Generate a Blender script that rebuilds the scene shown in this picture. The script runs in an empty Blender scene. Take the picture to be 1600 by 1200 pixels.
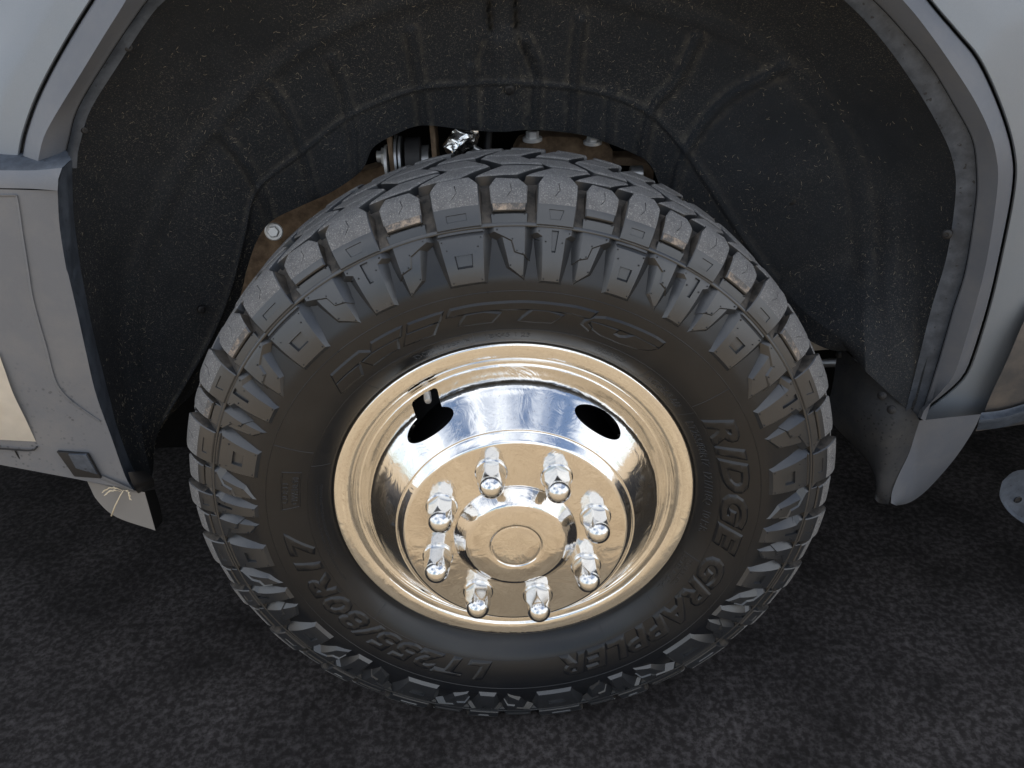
import bpy, bmesh, math, random
import numpy as np
from mathutils import Vector, Matrix, noise as mnoise

random.seed(7)
sc = bpy.context.scene
col = sc.collection
HUB = 0.405                      # hub height above the ground

# ------------------------------------------------------------------ camera
CAM = np.array([0.00102, -0.79925, 0.61676 + HUB])
YAW, PITCH, ROLL, FPX = 0.00321, 0.50100, -0.04211, 1202.0
_r = np.array([math.cos(YAW), -math.sin(YAW), 0.0])
_d = np.array([math.sin(YAW) * math.cos(PITCH), math.cos(YAW) * math.cos(PITCH), -math.sin(PITCH)])
_u = np.cross(_r, _d)
cR = _r * math.cos(ROLL) + _u * math.sin(ROLL)
cU = -_r * math.sin(ROLL) + _u * math.cos(ROLL)
cD = _d
cam = bpy.data.cameras.new("camera")
cam.lens = FPX / 1600.0 * 36.0
cam.sensor_width = 36.0
cam.clip_start = 0.02
cam.clip_end = 500.0
camo = bpy.data.objects.new("camera", cam)
col.objects.link(camo)
camo.matrix_world = Matrix(((cR[0], cU[0], -cD[0], CAM[0]), (cR[1], cU[1], -cD[1], CAM[1]), (cR[2], cU[2], -cD[2], CAM[2]), (0, 0, 0, 1)))
sc.camera = camo

# ------------------------------------------------------------------ light
SUN_EL, SUN_AZ = 64.0, 14.0     # azimuth clockwise from +Y
world = bpy.data.worlds.new("World")
sc.world = world
world.use_nodes = True
wn, wl = world.node_tree.nodes, world.node_tree.links
wn.clear()
wo = wn.new("ShaderNodeOutputWorld")
bg = wn.new("ShaderNodeBackground")
bg.inputs["Strength"].default_value = 0.12
sky = wn.new("ShaderNodeTexSky")
sky.sky_type = 'NISHITA'
sky.sun_disc = False
sky.sun_elevation = math.radians(SUN_EL)
sky.sun_rotation = math.radians(SUN_AZ)
sky.air_density = 1.0
sky.dust_density = 1.0
tc = wn.new("ShaderNodeTexCoord")
cn = wn.new("ShaderNodeTexNoise")
cn.inputs["Scale"].default_value = 1.9
cn.inputs["Detail"].default_value = 3.0
cn.inputs["Roughness"].default_value = 0.55
cr = wn.new("ShaderNodeValToRGB")
cr.color_ramp.elements[0].position = 0.38
cr.color_ramp.elements[1].position = 0.60
cmix = wn.new("ShaderNodeMix")
cmix.data_type = 'RGBA'
cmix.inputs["B"].default_value = (10.6, 11.0, 11.6, 1)
wl.new(tc.outputs["Generated"], cn.inputs["Vector"])
wl.new(cn.outputs["Fac"], cr.inputs["Fac"])
wl.new(cr.outputs["Color"], cmix.inputs["Factor"])
wl.new(sky.outputs["Color"], cmix.inputs["A"])
wl.new(cmix.outputs["Result"], bg.inputs["Color"])
wl.new(bg.outputs[0], wo.inputs[0])

sun = bpy.data.lights.new("sun", 'SUN')
sun.energy = 2.5
sun.angle = math.radians(1.5)
sun.color = (1.0, 0.95, 0.87)
suno = bpy.data.objects.new("sun", sun)
col.objects.link(suno)
_e, _a = math.radians(SUN_EL), math.radians(SUN_AZ)
sdir = Vector((math.sin(_a) * math.cos(_e), math.cos(_a) * math.cos(_e), math.sin(_e)))
suno.rotation_euler = sdir.to_track_quat('Z', 'Y').to_euler()

vs = sc.view_settings
vs.view_transform = 'Standard'
vs.look = 'None'
vs.exposure = 0.5
vs.gamma = 1.0

# ------------------------------------------------------------------ helpers
def pix(px, py, w):
    """point seen at photo pixel (1600 wide), w metres outward of the rim lip plane"""
    D = (px - 800.0) / FPX * cR - (py - 600.0) / FPX * cU + cD
    t = (-w - CAM[1]) / D[1]
    return CAM + t * D

BODY = -0.07
def tuck(px, py):
    """behind the wheel the lower body leans inward towards the sill"""
    return 0.060 * min(1.3, max(0.0, (py - 220.0) / 430.0)) ** 1.25 * min(1.0, max(0.0, (px - 1340.0) / 90.0))
def pixb(px, py, w):
    """a point of the body work, whose skin stands 7 cm inboard of the rim lip plane"""
    return pix(px, py, w + BODY - tuck(px, py))

def tag(o, label=None, cat=None, group=None, kind=None):
    if label: o["label"] = label
    if cat: o["category"] = cat
    if group: o["group"] = group
    if kind: o["kind"] = kind
    return o

def empty(name, loc=(0, 0, 0), parent=None):
    o = bpy.data.objects.new(name, None)
    o.location = loc
    o.empty_display_size = 0.05
    col.objects.link(o)
    if parent: o.parent = parent
    return o

def link(name, me, parent=None):
    o = bpy.data.objects.new(name, me)
    col.objects.link(o)
    if parent: o.parent = parent
    return o

def finish(name, bm, mats, parent=None, smooth=None):
    bmesh.ops.recalc_face_normals(bm, faces=bm.faces)
    me = bpy.data.meshes.new(name)
    bm.to_mesh(me)
    bm.free()
    for m in (mats if isinstance(mats, (list, tuple)) else [mats]):
        me.materials.append(m)
    if smooth is not None:
        me.shade_smooth()
        if smooth < 180: me.set_sharp_from_angle(angle=math.radians(smooth))
    return link(name, me, parent)

def spline(pts, n):
    """Catmull-Rom through pts (any dimension), n samples by arc length"""
    P = np.asarray(pts, float)
    Q = np.vstack([2 * P[0] - P[1], P, 2 * P[-1] - P[-2]])
    out = []
    for i in range(1, len(Q) - 2):
        p0, p1, p2, p3 = Q[i - 1], Q[i], Q[i + 1], Q[i + 2]
        for t in np.linspace(0, 1, 16, endpoint=False):
            out.append(0.5 * ((2 * p1) + (-p0 + p2) * t + (2 * p0 - 5 * p1 + 4 * p2 - p3) * t * t + (-p0 + 3 * p1 - 3 * p2 + p3) * t ** 3))
    out.append(Q[-2])
    out = np.array(out)
    if n is None: return out
    L = np.concatenate([[0], np.cumsum(np.linalg.norm(np.diff(out, axis=0), axis=1))])
    s = np.linspace(0, L[-1], n)
    return np.stack([np.interp(s, L, out[:, k]) for k in range(out.shape[1])], 1)

def grid_mesh(bm, rows, closed=False, mat=0):
    """rows: list of lists of points"""
    V = [[bm.verts.new(p) for p in r] for r in rows]
    for i in range(len(V) - 1):
        m = len(V[i])
        for j in range(m if closed else m - 1):
            f = bm.faces.new((V[i][j], V[i][(j + 1) % m], V[i + 1][(j + 1) % m], V[i + 1][j]))
            f.material_index = mat
    return V

def box(bm, c, s, rot=None, mat=0, bev=0.0):
    r = bmesh.ops.create_cube(bm, size=1.0)
    M = Matrix.Translation(Vector(c)) @ (rot.to_4x4() if rot else Matrix.Identity(4)) @ Matrix.Diagonal((*s, 1))
    bmesh.ops.transform(bm, matrix=M, verts=r["verts"])
    fs = {f for v in r["verts"] for f in v.link_faces}
    for f in fs: f.material_index = mat
    if bev:
        es = {e for v in r["verts"] for e in v.link_edges}
        bmesh.ops.bevel(bm, geom=list(es), offset=bev, segments=2, profile=0.6, affect='EDGES')
    return r["verts"]

def lathe_rows(prof, n, axis_o, axis, ref, a0=0.0, a1=2 * math.pi, closed=True):
    """prof: (radius, along). rows around the axis"""
    ax = Vector(axis).normalized()
    e1 = Vector(ref); e1 = (e1 - ax * e1.dot(ax)).normalized()
    e2 = ax.cross(e1)
    rows = []
    for (r, h) in prof:
        row = []
        for k in range(n):
            a = a0 + (a1 - a0) * k / (n if closed else n - 1)
            row.append(Vector(axis_o) + ax * h + (e1 * math.cos(a) + e2 * math.sin(a)) * r)
        rows.append(row)
    return rows

def lathe(bm, prof, n, o, axis, ref=(0, 0, 1), mat=0):
    V = grid_mesh(bm, lathe_rows(prof, n, o, axis, ref), closed=True, mat=mat)
    for idx in (0, -1):
        if prof[idx][0] > 1e-5:
            try:
                f = bm.faces.new(V[idx]); f.material_index = mat
            except ValueError: pass
    return V

def tube(bm, pts, rad, n=10, mat=0):
    P = [Vector(p) for p in pts]
    rads = rad if isinstance(rad, (list, tuple)) else [rad] * len(P)
    rows = []
    prev = None
    for i, p in enumerate(P):
        t = (P[min(i + 1, len(P) - 1)] - P[max(i - 1, 0)]).normalized()
        if prev is None:
            e = t.orthogonal().normalized()
        else:
            e = (prev - t * prev.dot(t)).normalized()
        prev = e
        b = t.cross(e)
        rows.append([p + (e * math.cos(2 * math.pi * k / n) + b * math.sin(2 * math.pi * k / n)) * rads[i] for k in range(n)])
    V = grid_mesh(bm, rows, closed=True, mat=mat)
    for r in (V[0], V[-1]):
        f = bm.faces.new(r); f.material_index = mat

def W(theta, r, w):
    """wheel coordinates (angle seen from the camera, radius, outward) to world"""
    return (r * math.cos(theta), -w, HUB + r * math.sin(theta))

# ------------------------------------------------------------------ materials
class NT:
    def __init__(self, name):
        self.m = bpy.data.materials.new(name)
        self.m.use_nodes = True
        self.n, self.l = self.m.node_tree.nodes, self.m.node_tree.links
        self.b = self.n["Principled BSDF"]
        self.tc = self.n.new("ShaderNodeTexCoord")
    def coord(self, scale=(1, 1, 1), rot=(0, 0, 0)):
        mp = self.n.new("ShaderNodeMapping")
        mp.inputs["Scale"].default_value = scale
        mp.inputs["Rotation"].default_value = rot
        g = self.n.new("ShaderNodeNewGeometry")
        self.l.new(g.outputs["Position"], mp.inputs["Vector"])
        return mp.outputs["Vector"]
    def noise(self, scale, detail=4, rough=0.55, vec=None, dist=0.0):
        t = self.n.new("ShaderNodeTexNoise")
        t.inputs["Scale"].default_value = scale
        t.inputs["Detail"].default_value = detail
        t.inputs["Roughness"].default_value = rough
        t.inputs["Distortion"].default_value = dist
        self.l.new(vec if vec is not None else self.coord(), t.inputs["Vector"])
        return t.outputs["Fac"]
    def ramp(self, fac, p0, p1, c0=(0, 0, 0, 1), c1=(1, 1, 1, 1)):
        t = self.n.new("ShaderNodeValToRGB")
        t.color_ramp.elements[0].position, t.color_ramp.elements[1].position = p0, p1
        t.color_ramp.elements[0].color, t.color_ramp.elements[1].color = c0, c1
        self.l.new(fac, t.inputs["Fac"])
        return t.outputs["Color"]
    def mul(self, a, b):
        t = self.n.new("ShaderNodeMath"); t.operation = 'MULTIPLY'
        for i, v in enumerate((a, b)):
            if isinstance(v, (int, float)): t.inputs[i].default_value = v
            else: self.l.new(v, t.inputs[i])
        return t.outputs[0]
    def mix(self, fac, a, b):
        t = self.n.new("ShaderNodeMix"); t.data_type = 'RGBA'
        for k, v in (("Factor", fac), ("A", a), ("B", b)):
            if isinstance(v, (int, float)): t.inputs[k].default_value = v
            elif isinstance(v, tuple): t.inputs[k].default_value = (*v[:3], 1)
            else: self.l.new(v, t.inputs[k])
        return t.outputs["Result"]
    def bump(self, h, strength=0.3, dist=0.001):
        t = self.n.new("ShaderNodeBump")
        t.inputs["Strength"].default_value = strength
        t.inputs["Distance"].default_value = dist
        self.l.new(h, t.inputs["Height"])
        self.l.new(t.outputs[0], self.b.inputs["Normal"])
    def set(self, **k):
        for key, v in k.items():
            s = self.b.inputs[key.replace("_", " ")]
            if isinstance(v, (int, float)): s.default_value = v
            elif isinstance(v, tuple): s.default_value = (*v, 1) if len(v) == 3 else v
            else: self.l.new(v, s)
        return self

def M_simple(name, colr, rough=0.5, metal=0.0, var=0.25, nscale=40, bstr=0.15, bscale=300, bdist=0.0006, coat=0.0):
    t = NT(name)
    n = t.noise(nscale, 5)
    c = t.mix(n, tuple(x * (1 - var) for x in colr), tuple(min(1, x * (1 + var)) for x in colr))
    t.set(Base_Color=c, Roughness=rough, Metallic=metal)
    if coat: t.set(Coat_Weight=coat)
    if bstr: t.bump(t.noise(bscale, 3), bstr, bdist)
    return t.m

def m_rubber(name, lo, hi, spec, dustf):
    t = NT(name)
    c = t.mix(t.noise(18, 6), lo, hi)
    dust = t.mul(t.ramp(t.noise(9, 5, 0.65), 0.50, 0.80), dustf)
    c = t.mix(dust, c, (0.085, 0.082, 0.080))
    sm = t.ramp(t.noise(170, 5, 0.8), 0.60, 0.80)
    c = t.mix(t.mul(sm, dustf * 2), c, (0.12, 0.115, 0.11))
    t.set(Base_Color=c, Roughness=t.ramp(t.noise(25, 4), 0.2, 0.8, (0.27, 0.27, 0.27, 1), (0.40, 0.40, 0.40, 1)))
    t.set(Specular_IOR_Level=spec)
    t.bump(t.noise(1400, 2), 0.10, 0.0004)
    return t.m

def m_tread():
    t = NT("worn_tread_rubber")
    n = t.noise(60, 6, 0.65)
    c = t.mix(n, (0.078, 0.079, 0.083), (0.23, 0.23, 0.232))
    sp = t.ramp(t.noise(620, 4, 0.75), 0.53, 0.66)
    c = t.mix(t.mul(sp, 0.65), c, (0.48, 0.465, 0.44))
    t.set(Base_Color=c, Roughness=0.75, Specular_IOR_Level=0.35)
    t.bump(t.noise(700, 5, 0.75), 1.0, 0.0018)
    return t.m

def m_tan_dust():
    t = NT("tan_caked_dust")
    n = t.ramp(t.noise(90, 8, 0.8), 0.46, 0.66)
    t.set(Base_Color=t.mix(n, (0.085, 0.083, 0.082), (0.40, 0.315, 0.24)), Roughness=0.85)
    t.bump(t.noise(700, 4), 0.5, 0.0008)
    return t.m

def m_groove():
    t = NT("dusty_groove_rubber")
    n = t.ramp(t.noise(70, 6, 0.65), 0.35, 0.7)
    t.set(Base_Color=t.mix(n, (0.014, 0.0132, 0.0125), (0.090, 0.077, 0.064)), Roughness=0.75)
    t.bump(t.noise(500, 4), 0.4, 0.0008)
    return t.m

def m_chrome(name, rough, wav, base=(0.83, 0.82, 0.80), dirt=0.0):
    t = NT(name)
    r = t.ramp(t.noise(35, 5, 0.6), 0.25, 0.8, (rough * 0.6,) * 3 + (1,), (rough * 1.6,) * 3 + (1,))
    t.set(Base_Color=base, Metallic=1.0, Roughness=r)
    if dirt:
        d = t.mul(t.ramp(t.noise(300, 5, 0.7), 0.56, 0.75), dirt)
        t.set(Base_Color=t.mix(d, base, (0.38, 0.33, 0.27)))
    if wav: t.bump(t.noise(24, 3, 0.55, dist=2.0), wav, 0.005)
    return t.m

def m_liner():
    t = NT("felt_liner")
    base = t.mix(t.noise(30, 5), (0.0195, 0.0228, 0.0280), (0.0330, 0.0372, 0.0435))
    f1 = t.ramp(t.noise(330, 3, 0.6, t.coord((1, 1, 3.5), (0.3, 0.7, 0.5))), 0.61, 0.67)
    f2 = t.ramp(t.noise(330, 3, 0.6, t.coord((3.5, 1, 1), (0.9, 0.2, 1.1))), 0.61, 0.67)
    zone = t.ramp(t.noise(5.5, 5, 0.6), 0.30, 0.62)
    fib = t.n.new("ShaderNodeMath"); fib.operation = 'MAXIMUM'
    t.l.new(f1, fib.inputs[0]); t.l.new(f2, fib.inputs[1])
    c = t.mix(t.mul(t.mul(fib.outputs[0], zone), 0.55), base, (0.27, 0.25, 0.215))
    c = t.mix(t.mul(zone, 0.05), c, (0.10, 0.092, 0.08))
    g = t.n.new("ShaderNodeNewGeometry")
    edge = t.mul(t.mul(t.ramp(g.outputs["Pointiness"], 0.505, 0.54), t.ramp(t.noise(60, 4, 0.7), 0.35, 0.7)), 0.55)
    c = t.mix(edge, c, (0.16, 0.145, 0.12))
    t.set(Base_Color=c, Roughness=0.95, Specular_IOR_Level=0.15)
    t.bump(t.noise(800, 4, 0.7), 0.8, 0.0018)
    return t.m

def m_paint(name, a, rough, dustc=(0.30, 0.27, 0.23), dust=0.12, spots=0.0, metal=0.0):
    t = NT(name)
    c = t.mix(t.noise(7, 5), tuple(x * 0.93 for x in a), tuple(x * 1.07 for x in a))
    c = t.mix(t.mul(t.ramp(t.noise(12, 6, 0.7), 0.45, 0.75), dust), c, dustc)
    g = t.ramp(t.noise(2600, 2), 0.3, 0.7, (0.90, 0.90, 0.90, 1), (1.1, 1.1, 1.1, 1))
    mm = t.n.new("ShaderNodeMix"); mm.data_type = 'RGBA'; mm.blend_type = 'MULTIPLY'
    mm.inputs["Factor"].default_value = 1.0
    t.l.new(c, mm.inputs["A"]); t.l.new(g, mm.inputs["B"])
    c = mm.outputs["Result"]
    if spots:
        vo = t.n.new("ShaderNodeTexVoronoi")
        vo.inputs["Scale"].default_value = 150
        t.l.new(t.coord(), vo.inputs["Vector"])
        s = t.ramp(vo.outputs["Distance"], 0.20, 0.30, (1, 1, 1, 1), (0, 0, 0, 1))
        sep = t.n.new("ShaderNodeSeparateXYZ")
        gp = t.n.new("ShaderNodeNewGeometry")
        t.l.new(gp.outputs["Position"], sep.inputs[0])
        z = t.mul(t.ramp(t.noise(16, 4, 0.7), 0.46, 0.60), t.ramp(sep.outputs["Z"], 0.56, 0.72, (1, 1, 1, 1), (0, 0, 0, 1)))
        c = t.mix(t.mul(t.mul(s, z), spots), c, tuple(x * 0.5 for x in a))
    t.set(Base_Color=c, Roughness=rough, Metallic=metal)
    t.bump(t.noise(900, 3), 0.06, 0.0004)
    return t.m

def m_flange():
    t = NT("dusty_flange_plastic")
    c = t.mix(t.ramp(t.noise(45, 6, 0.7), 0.38, 0.7), (0.036, 0.045, 0.060), (0.080, 0.096, 0.122))
    s = t.ramp(t.noise(150, 2), 0.66, 0.70)
    c = t.mix(t.mul(s, 0.8), c, (0.010, 0.011, 0.014))
    t.set(Base_Color=c, Roughness=0.55)
    t.bump(t.noise(400, 3), 0.2, 0.0006)
    return t.m

def m_asphalt():
    t = NT("dark_asphalt")
    c = t.mix(t.ramp(t.noise(5, 6, 0.7), 0.3, 0.7), (0.0095, 0.0083, 0.0080), (0.029, 0.0256, 0.0248))
    s = t.mul(t.ramp(t.noise(92, 6, 0.66), 0.44, 0.80), t.ramp(t.noise(5, 4, 0.6), 0.30, 0.70, (0.25, 0.25, 0.25, 1), (1, 1, 1, 1)))
    c = t.mix(t.mul(s, 0.58), c, (0.20, 0.184, 0.182))
    t.set(Base_Color=c, Roughness=0.92, Specular_IOR_Level=0.15)
    t.bump(t.noise(160, 6, 0.7), 0.35, 0.003)
    return t.m

def m_gravel():
    t = NT("tan_gravel")
    c = t.mix(t.ramp(t.noise(13, 9, 0.78), 0.34, 0.66), (0.205, 0.142, 0.083), (0.57, 0.45, 0.295))
    c = t.mix(t.mul(t.ramp(t.noise(3, 4), 0.4, 0.7), 0.5), c, (0.40, 0.32, 0.225))
    t.set(Base_Color=c, Roughness=0.95, Specular_IOR_Level=0.2)
    t.bump(t.noise(120, 6, 0.7), 0.8, 0.006)
    return t.m

def m_rust():
    t = NT("rusty_brown_steel")
    c = t.mix(t.ramp(t.noise(45, 6, 0.65), 0.3, 0.7), (0.075, 0.050, 0.032), (0.24, 0.17, 0.11))
    t.set(Base_Color=c, Roughness=0.85, Specular_IOR_Level=0.25)
    t.bump(t.noise(350, 5), 0.4, 0.001)
    return t.m

RUB = m_rubber("sidewall_rubber", (0.0050, 0.0060, 0.0080), (0.0095, 0.0106, 0.0128), 0.44, 0.06)
RUBL = m_rubber("skylit_lug_rubber", (0.0125, 0.0140, 0.0165), (0.0235, 0.0256, 0.029), 0.85, 0.15)  # same rubber lightened: sky light on the lugs put into the colour
TRD, TAN, GRV = m_tread(), m_tan_dust(), m_groove()
CHR = m_chrome("polished_rim_metal", 0.10, 0.08, dirt=0.45)
CHRP = m_chrome("wavy_polished_plate", 0.10, 0.11, base=(0.80, 0.77, 0.73), dirt=0.35)
CHRN = m_chrome("chromed_nut_metal", 0.17, 0.0, base=(0.72, 0.715, 0.70))
LIN = m_liner()
PAINT = m_paint("grey_fender_paint", (0.190, 0.212, 0.238), 0.30, dust=0.10)
FLARE = m_paint("grey_flare_plastic", (0.100, 0.109, 0.127), 0.44, dust=0.16)
BUMP = m_paint("grey_bumper_plastic", (0.126, 0.134, 0.150), 0.46, dust=0.20, spots=0.85)
FLG = m_flange()
BLK = M_simple("black_rubber_trim", (0.010, 0.010, 0.011), 0.6)
DRK = M_simple("black_underbody", (0.004, 0.004, 0.004), 0.95, bstr=0)
DRK.node_tree.nodes["Principled BSDF"].inputs["Specular IOR Level"].default_value = 0.05
ROCK = m_paint("dusty_dark_rocker_plastic", (0.06, 0.058, 0.058), 0.6, dustc=(0.20, 0.165, 0.135), dust=0.55)
GUARD = m_paint("dusty_black_guard_plastic", (0.060, 0.063, 0.070), 0.60, dustc=(0.15, 0.142, 0.13), dust=0.55, spots=0.9)
DAM = m_paint("grey_air_dam_plastic", (0.20, 0.195, 0.19), 0.55, dust=0.15)
RUST = m_rust()
ZINC = M_simple("zinc_plated_bolt", (0.50, 0.50, 0.49), 0.42, 0.55, bscale=700)
STEEL = M_simple("grey_steel", (0.32, 0.33, 0.34), 0.35, 0.8)
STRAW = M_simple("dry_straw", (0.60, 0.52, 0.38), 0.8)
ASP, GRAVEL = m_asphalt(), m_gravel()

# ------------------------------------------------------------------ ground
def sheet(name, x0, x1, y0, y1, z, m, ragged=False):
    bm = bmesh.new()
    bot = []
    n = 60 if ragged else 1
    for i in range(n + 1):
        x = x0 + (x1 - x0) * i / n
        j = 0.012 * mnoise.noise(Vector((x * 6, 3.1, 0))) + 0.006 * mnoise.noise(Vector((x * 25, 1.7, 0))) if ragged else 0
        bot.append(bm.verts.new((x, y0 + j, z)))
    top = [bm.verts.new((x1, y1, z)), bm.verts.new((x0, y1, z))]
    bm.faces.new(bot + top)
    o = finish(name, bm, m)
    o["kind"] = "structure"
    return o
sheet("gravel_ground", -60, 60, -60, 60, -0.004, GRAVEL)
sheet("asphalt_ground", -6.0, 6.0, -0.215, 6.0, 0.0, ASP, True)

# ------------------------------------------------------------------ the truck
truck = tag(empty("pickup_truck", (0, 0.9, 0)), "grey pickup truck front corner with polished wheel in its black wheel well", "truck")
OFF = Vector((0, 0.9, 0))
truck.location = (0, 0, 0)

# ---- profile functions of the tyre (r -> w)
def pchip(xs, ys):
    xs, ys = np.array(xs), np.array(ys)
    h = np.diff(xs); d = np.diff(ys) / h
    m = np.zeros(len(xs)); m[0], m[-1] = d[0], d[-1]
    for i in range(1, len(xs) - 1):
        m[i] = 0 if d[i - 1] * d[i] <= 0 else 2 * d[i - 1] * d[i] / (d[i - 1] + d[i])
    def f(x):
        i = int(min(max(np.searchsorted(xs, x) - 1, 0), len(h) - 1))
        t = (x - xs[i]) / h[i]
        return float((2*t**3-3*t*t+1)*ys[i] + (t**3-2*t*t+t)*h[i]*m[i] + (-2*t**3+3*t*t)*ys[i+1] + (t**3-t*t)*h[i]*m[i+1])
    return f
BR = [.2285, .236, .246, .262, .285, .305, .321, .335, .349, .360, .368, .374, .3775]
BW = [-.016, .002, .0125, .0225, .0287, .0305, .0296, .0248, .0186, .0128, .0098, .0122, .0144]
wbase = pchip(BR, BW)
R_SEAM, LUGL = 0.377, 0.056
def wlug(r):
    v = (R_SEAM - r) / LUGL
    return 0.0145 + 0.0192 * v + 0.0150 * v * (1 - v)

# tread path from the seam over the crown
TP = [(.377, .0145), (.388, .0105), (.398, .0050), (.4075, -.0035), (.4145, -.0140), (.4185, -.030), (.4205, -.055), (.4212, -.0975),
      (.4205, -.140), (.4185, -.165), (.4145, -.181), (.4075, -.1915), (.398, -.200)]
TPs = spline(TP, None)
TL = np.concatenate([[0], np.cumsum(np.linalg.norm(np.diff(TPs, axis=0), axis=1))])
def tpath(s, h):
    r, w = np.interp(s, TL, TPs[:, 0]), np.interp(s, TL, TPs[:, 1])
    e = 0.002
    dr = np.interp(s + e, TL, TPs[:, 0]) - np.interp(s - e, TL, TPs[:, 0])
    dw = np.interp(s + e, TL, TPs[:, 1]) - np.interp(s - e, TL, TPs[:, 1])
    L = math.hypot(dr, dw) or 1
    return r + h * (-dw / L), w + h * (dr / L)
S_TOT = TL[-1]
def ground_clamp(p):
    x, y, z = p
    if z < 0.0015:
        z = 0.0015
    return (x, y, z)

tyre = empty("tyre", (0, 0, 0), truck)
tyre["label"] = "black off-road tyre with chunky dusty tread blocks"

bm = bmesh.new()
prof = [(r, wbase(r)) for r in np.concatenate([np.linspace(.2285, .262, 14), np.linspace(.266, .368, 26), np.linspace(.3695, .3775, 6)])]
prof += [(.381, .0112), (.386, .0050), (.394, -.0050), (.402, -.017), (.408, -.034), (.4095, -.06), (.410, -.0975), (.4095, -.135), (.408, -.161),
         (.403, -.177), (.390, -.196), (.37, -.212), (.33, -.224), (.28, -.220), (.24, -.196), (.2285, -.18)]
NSEG = 288
rows = [[ground_clamp(W(2 * math.pi * k / NSEG, r, w)) for k in range(NSEG)] for r, w in prof]
grid_mesh(bm, rows, True)
for f in bm.faces:
    c = f.calc_center_median()
    if math.hypot(c.x, c.z - HUB) > 0.379: f.material_index = 1
carc = finish("carcass", bm, [RUB, GRV], tyre, 180)

# ---- flat relief pieces wrapped on the tyre
def dens(poly, step):
    out = []
    n = len(poly)
    for i in range(n):
        a, b = np.array(poly[i]), np.array(poly[(i + 1) % n])
        k = max(1, int(np.linalg.norm(b - a) / step))
        for j in range(k): out.append(tuple(a + (b - a) * j / k))
    return out
def area(poly):
    return 0.5 * sum(poly[i][0] * poly[(i + 1) % len(poly)][1] - poly[(i + 1) % len(poly)][0] * poly[i][1] for i in range(len(poly)))
def offs(poly, d):
    """per-vertex outward miter offset (d may be a list)"""
    n = len(poly)
    sgn = 1 if area(poly) > 0 else -1
    out = []
    for i in range(n):
        p0, p1, p2 = np.array(poly[i - 1]), np.array(poly[i]), np.array(poly[(i + 1) % n])
        a, b = p1 - p0, p2 - p1
        a, b = a / (np.linalg.norm(a) + 1e-12), b / (np.linalg.norm(b) + 1e-12)
        n1, n2 = np.array([a[1], -a[0]]) * sgn, np.array([b[1], -b[0]]) * sgn
        m = n1 + n2
        L = m @ m
        m = m * 2 / L if L > 0.6 else (n1 + n2) * 2 / 0.6
        di = d[i] if isinstance(d, (list, np.ndarray)) else d
        out.append(tuple(p1 + m * di))
    return out
def inside_poly(x, y, poly):
    c = False
    for i in range(len(poly)):
        (x0, y0), (x1, y1) = poly[i - 1], poly[i]
        if (y0 > y) != (y1 > y) and x < (x1 - x0) * (y - y0) / (y1 - y0) + x0: c = not c
    return c
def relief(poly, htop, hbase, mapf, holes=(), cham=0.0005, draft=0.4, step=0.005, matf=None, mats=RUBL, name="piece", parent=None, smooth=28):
    """poly in (x, y) metres; hbase(x, y) -> height of the foot; mapf(x, y, h) -> world"""
    bm = bmesh.new()
    lay = bm.faces.layers.int.new("k")
    edges = []
    for pl in [offs(poly, -cham)] + [h[0] for h in holes]:
        vv = [bm.verts.new((x, y, htop)) for x, y in pl]
        edges += [bm.edges.new((vv[i], vv[(i + 1) % len(vv)])) for i in range(len(vv))]
    bmesh.ops.triangle_fill(bm, use_beauty=True, use_dissolve=False, edges=edges)
    xs = [p[0] for p in poly]; ys = [p[1] for p in poly]
    for y in np.arange(min(ys) + step, max(ys) - .0005, step):
        bmesh.ops.bisect_plane(bm, geom=bm.verts[:] + bm.edges[:] + bm.faces[:], plane_co=(0, y, 0), plane_no=(0, 1, 0))
    nx = max(1, int((max(xs) - min(xs)) / .012))
    for q in range(1, nx):
        bmesh.ops.bisect_plane(bm, geom=bm.verts[:] + bm.edges[:] + bm.faces[:], plane_co=(min(xs) + (max(xs) - min(xs)) * q / nx, 0, 0), plane_no=(1, 0, 0))
    for f in bm.faces: f[lay] = 1
    def outn(e):
        f = e.link_faces[0]
        d = (e.verts[1].co - e.verts[0].co); n = Vector((d.y, -d.x, 0)).normalized()
        m = (e.verts[0].co + e.verts[1].co) / 2
        if n.dot(f.calc_center_median() - m) > 0: n = -n
        return n, m
    be = [e for e in bm.edges if len(e.link_faces) == 1]
    groups = {}
    for e in be:
        n, m = outn(e)
        g = -1
        for hi, h in enumerate(holes):
            if inside_poly(m.x + n.x * 2e-5, m.y + n.y * 2e-5, h[0]): g = hi
        groups.setdefault(g, []).append((e, n))
    def ext(eds, dist, z):
        """extrude a boundary outward by dist(v) and set height z(v)"""
        nv = {}
        acc = {}
        for e, n in eds:
            for v in e.verts: acc.setdefault(v, []).append(n)
        for v, ns in acc.items():
            m = sum(ns, Vector())
            L = m.length_squared
            m = m * (len(ns) / max(L, .6)) if len(ns) > 1 else ns[0]
            p = v.co + m * dist(v)
            nv[v] = bm.verts.new((p.x, p.y, z(v)))
        out = []
        for e, n in eds:
            a, b = e.verts
            f = bm.faces.new((a, b, nv[b], nv[a]))
            out.append((bm.edges.get((nv[a], nv[b])), n))
        return out
    if -1 in groups:
        g = ext(groups[-1], lambda v: cham, lambda v: htop - cham)
        ext(g, lambda v: draft * max(0.0, htop - hbase(v.co.x, v.co.y)), lambda v: hbase(v.co.x, v.co.y))
    for hi, (hp, depth, shrink) in enumerate(holes):
        if hi not in groups: continue
        g = ext(groups[hi], lambda v: shrink, lambda v: htop - depth)
        bmesh.ops.triangle_fill(bm, use_beauty=True, edges=[e for e, n in g])
    if matf:
        for f in bm.faces:
            c = f.calc_center_median(); f.material_index = matf(c.x, c.y, c.z, f[lay])
    for v in bm.verts: v.co = mapf(*v.co)
    return finish(name, bm, mats, parent, smooth)

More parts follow.
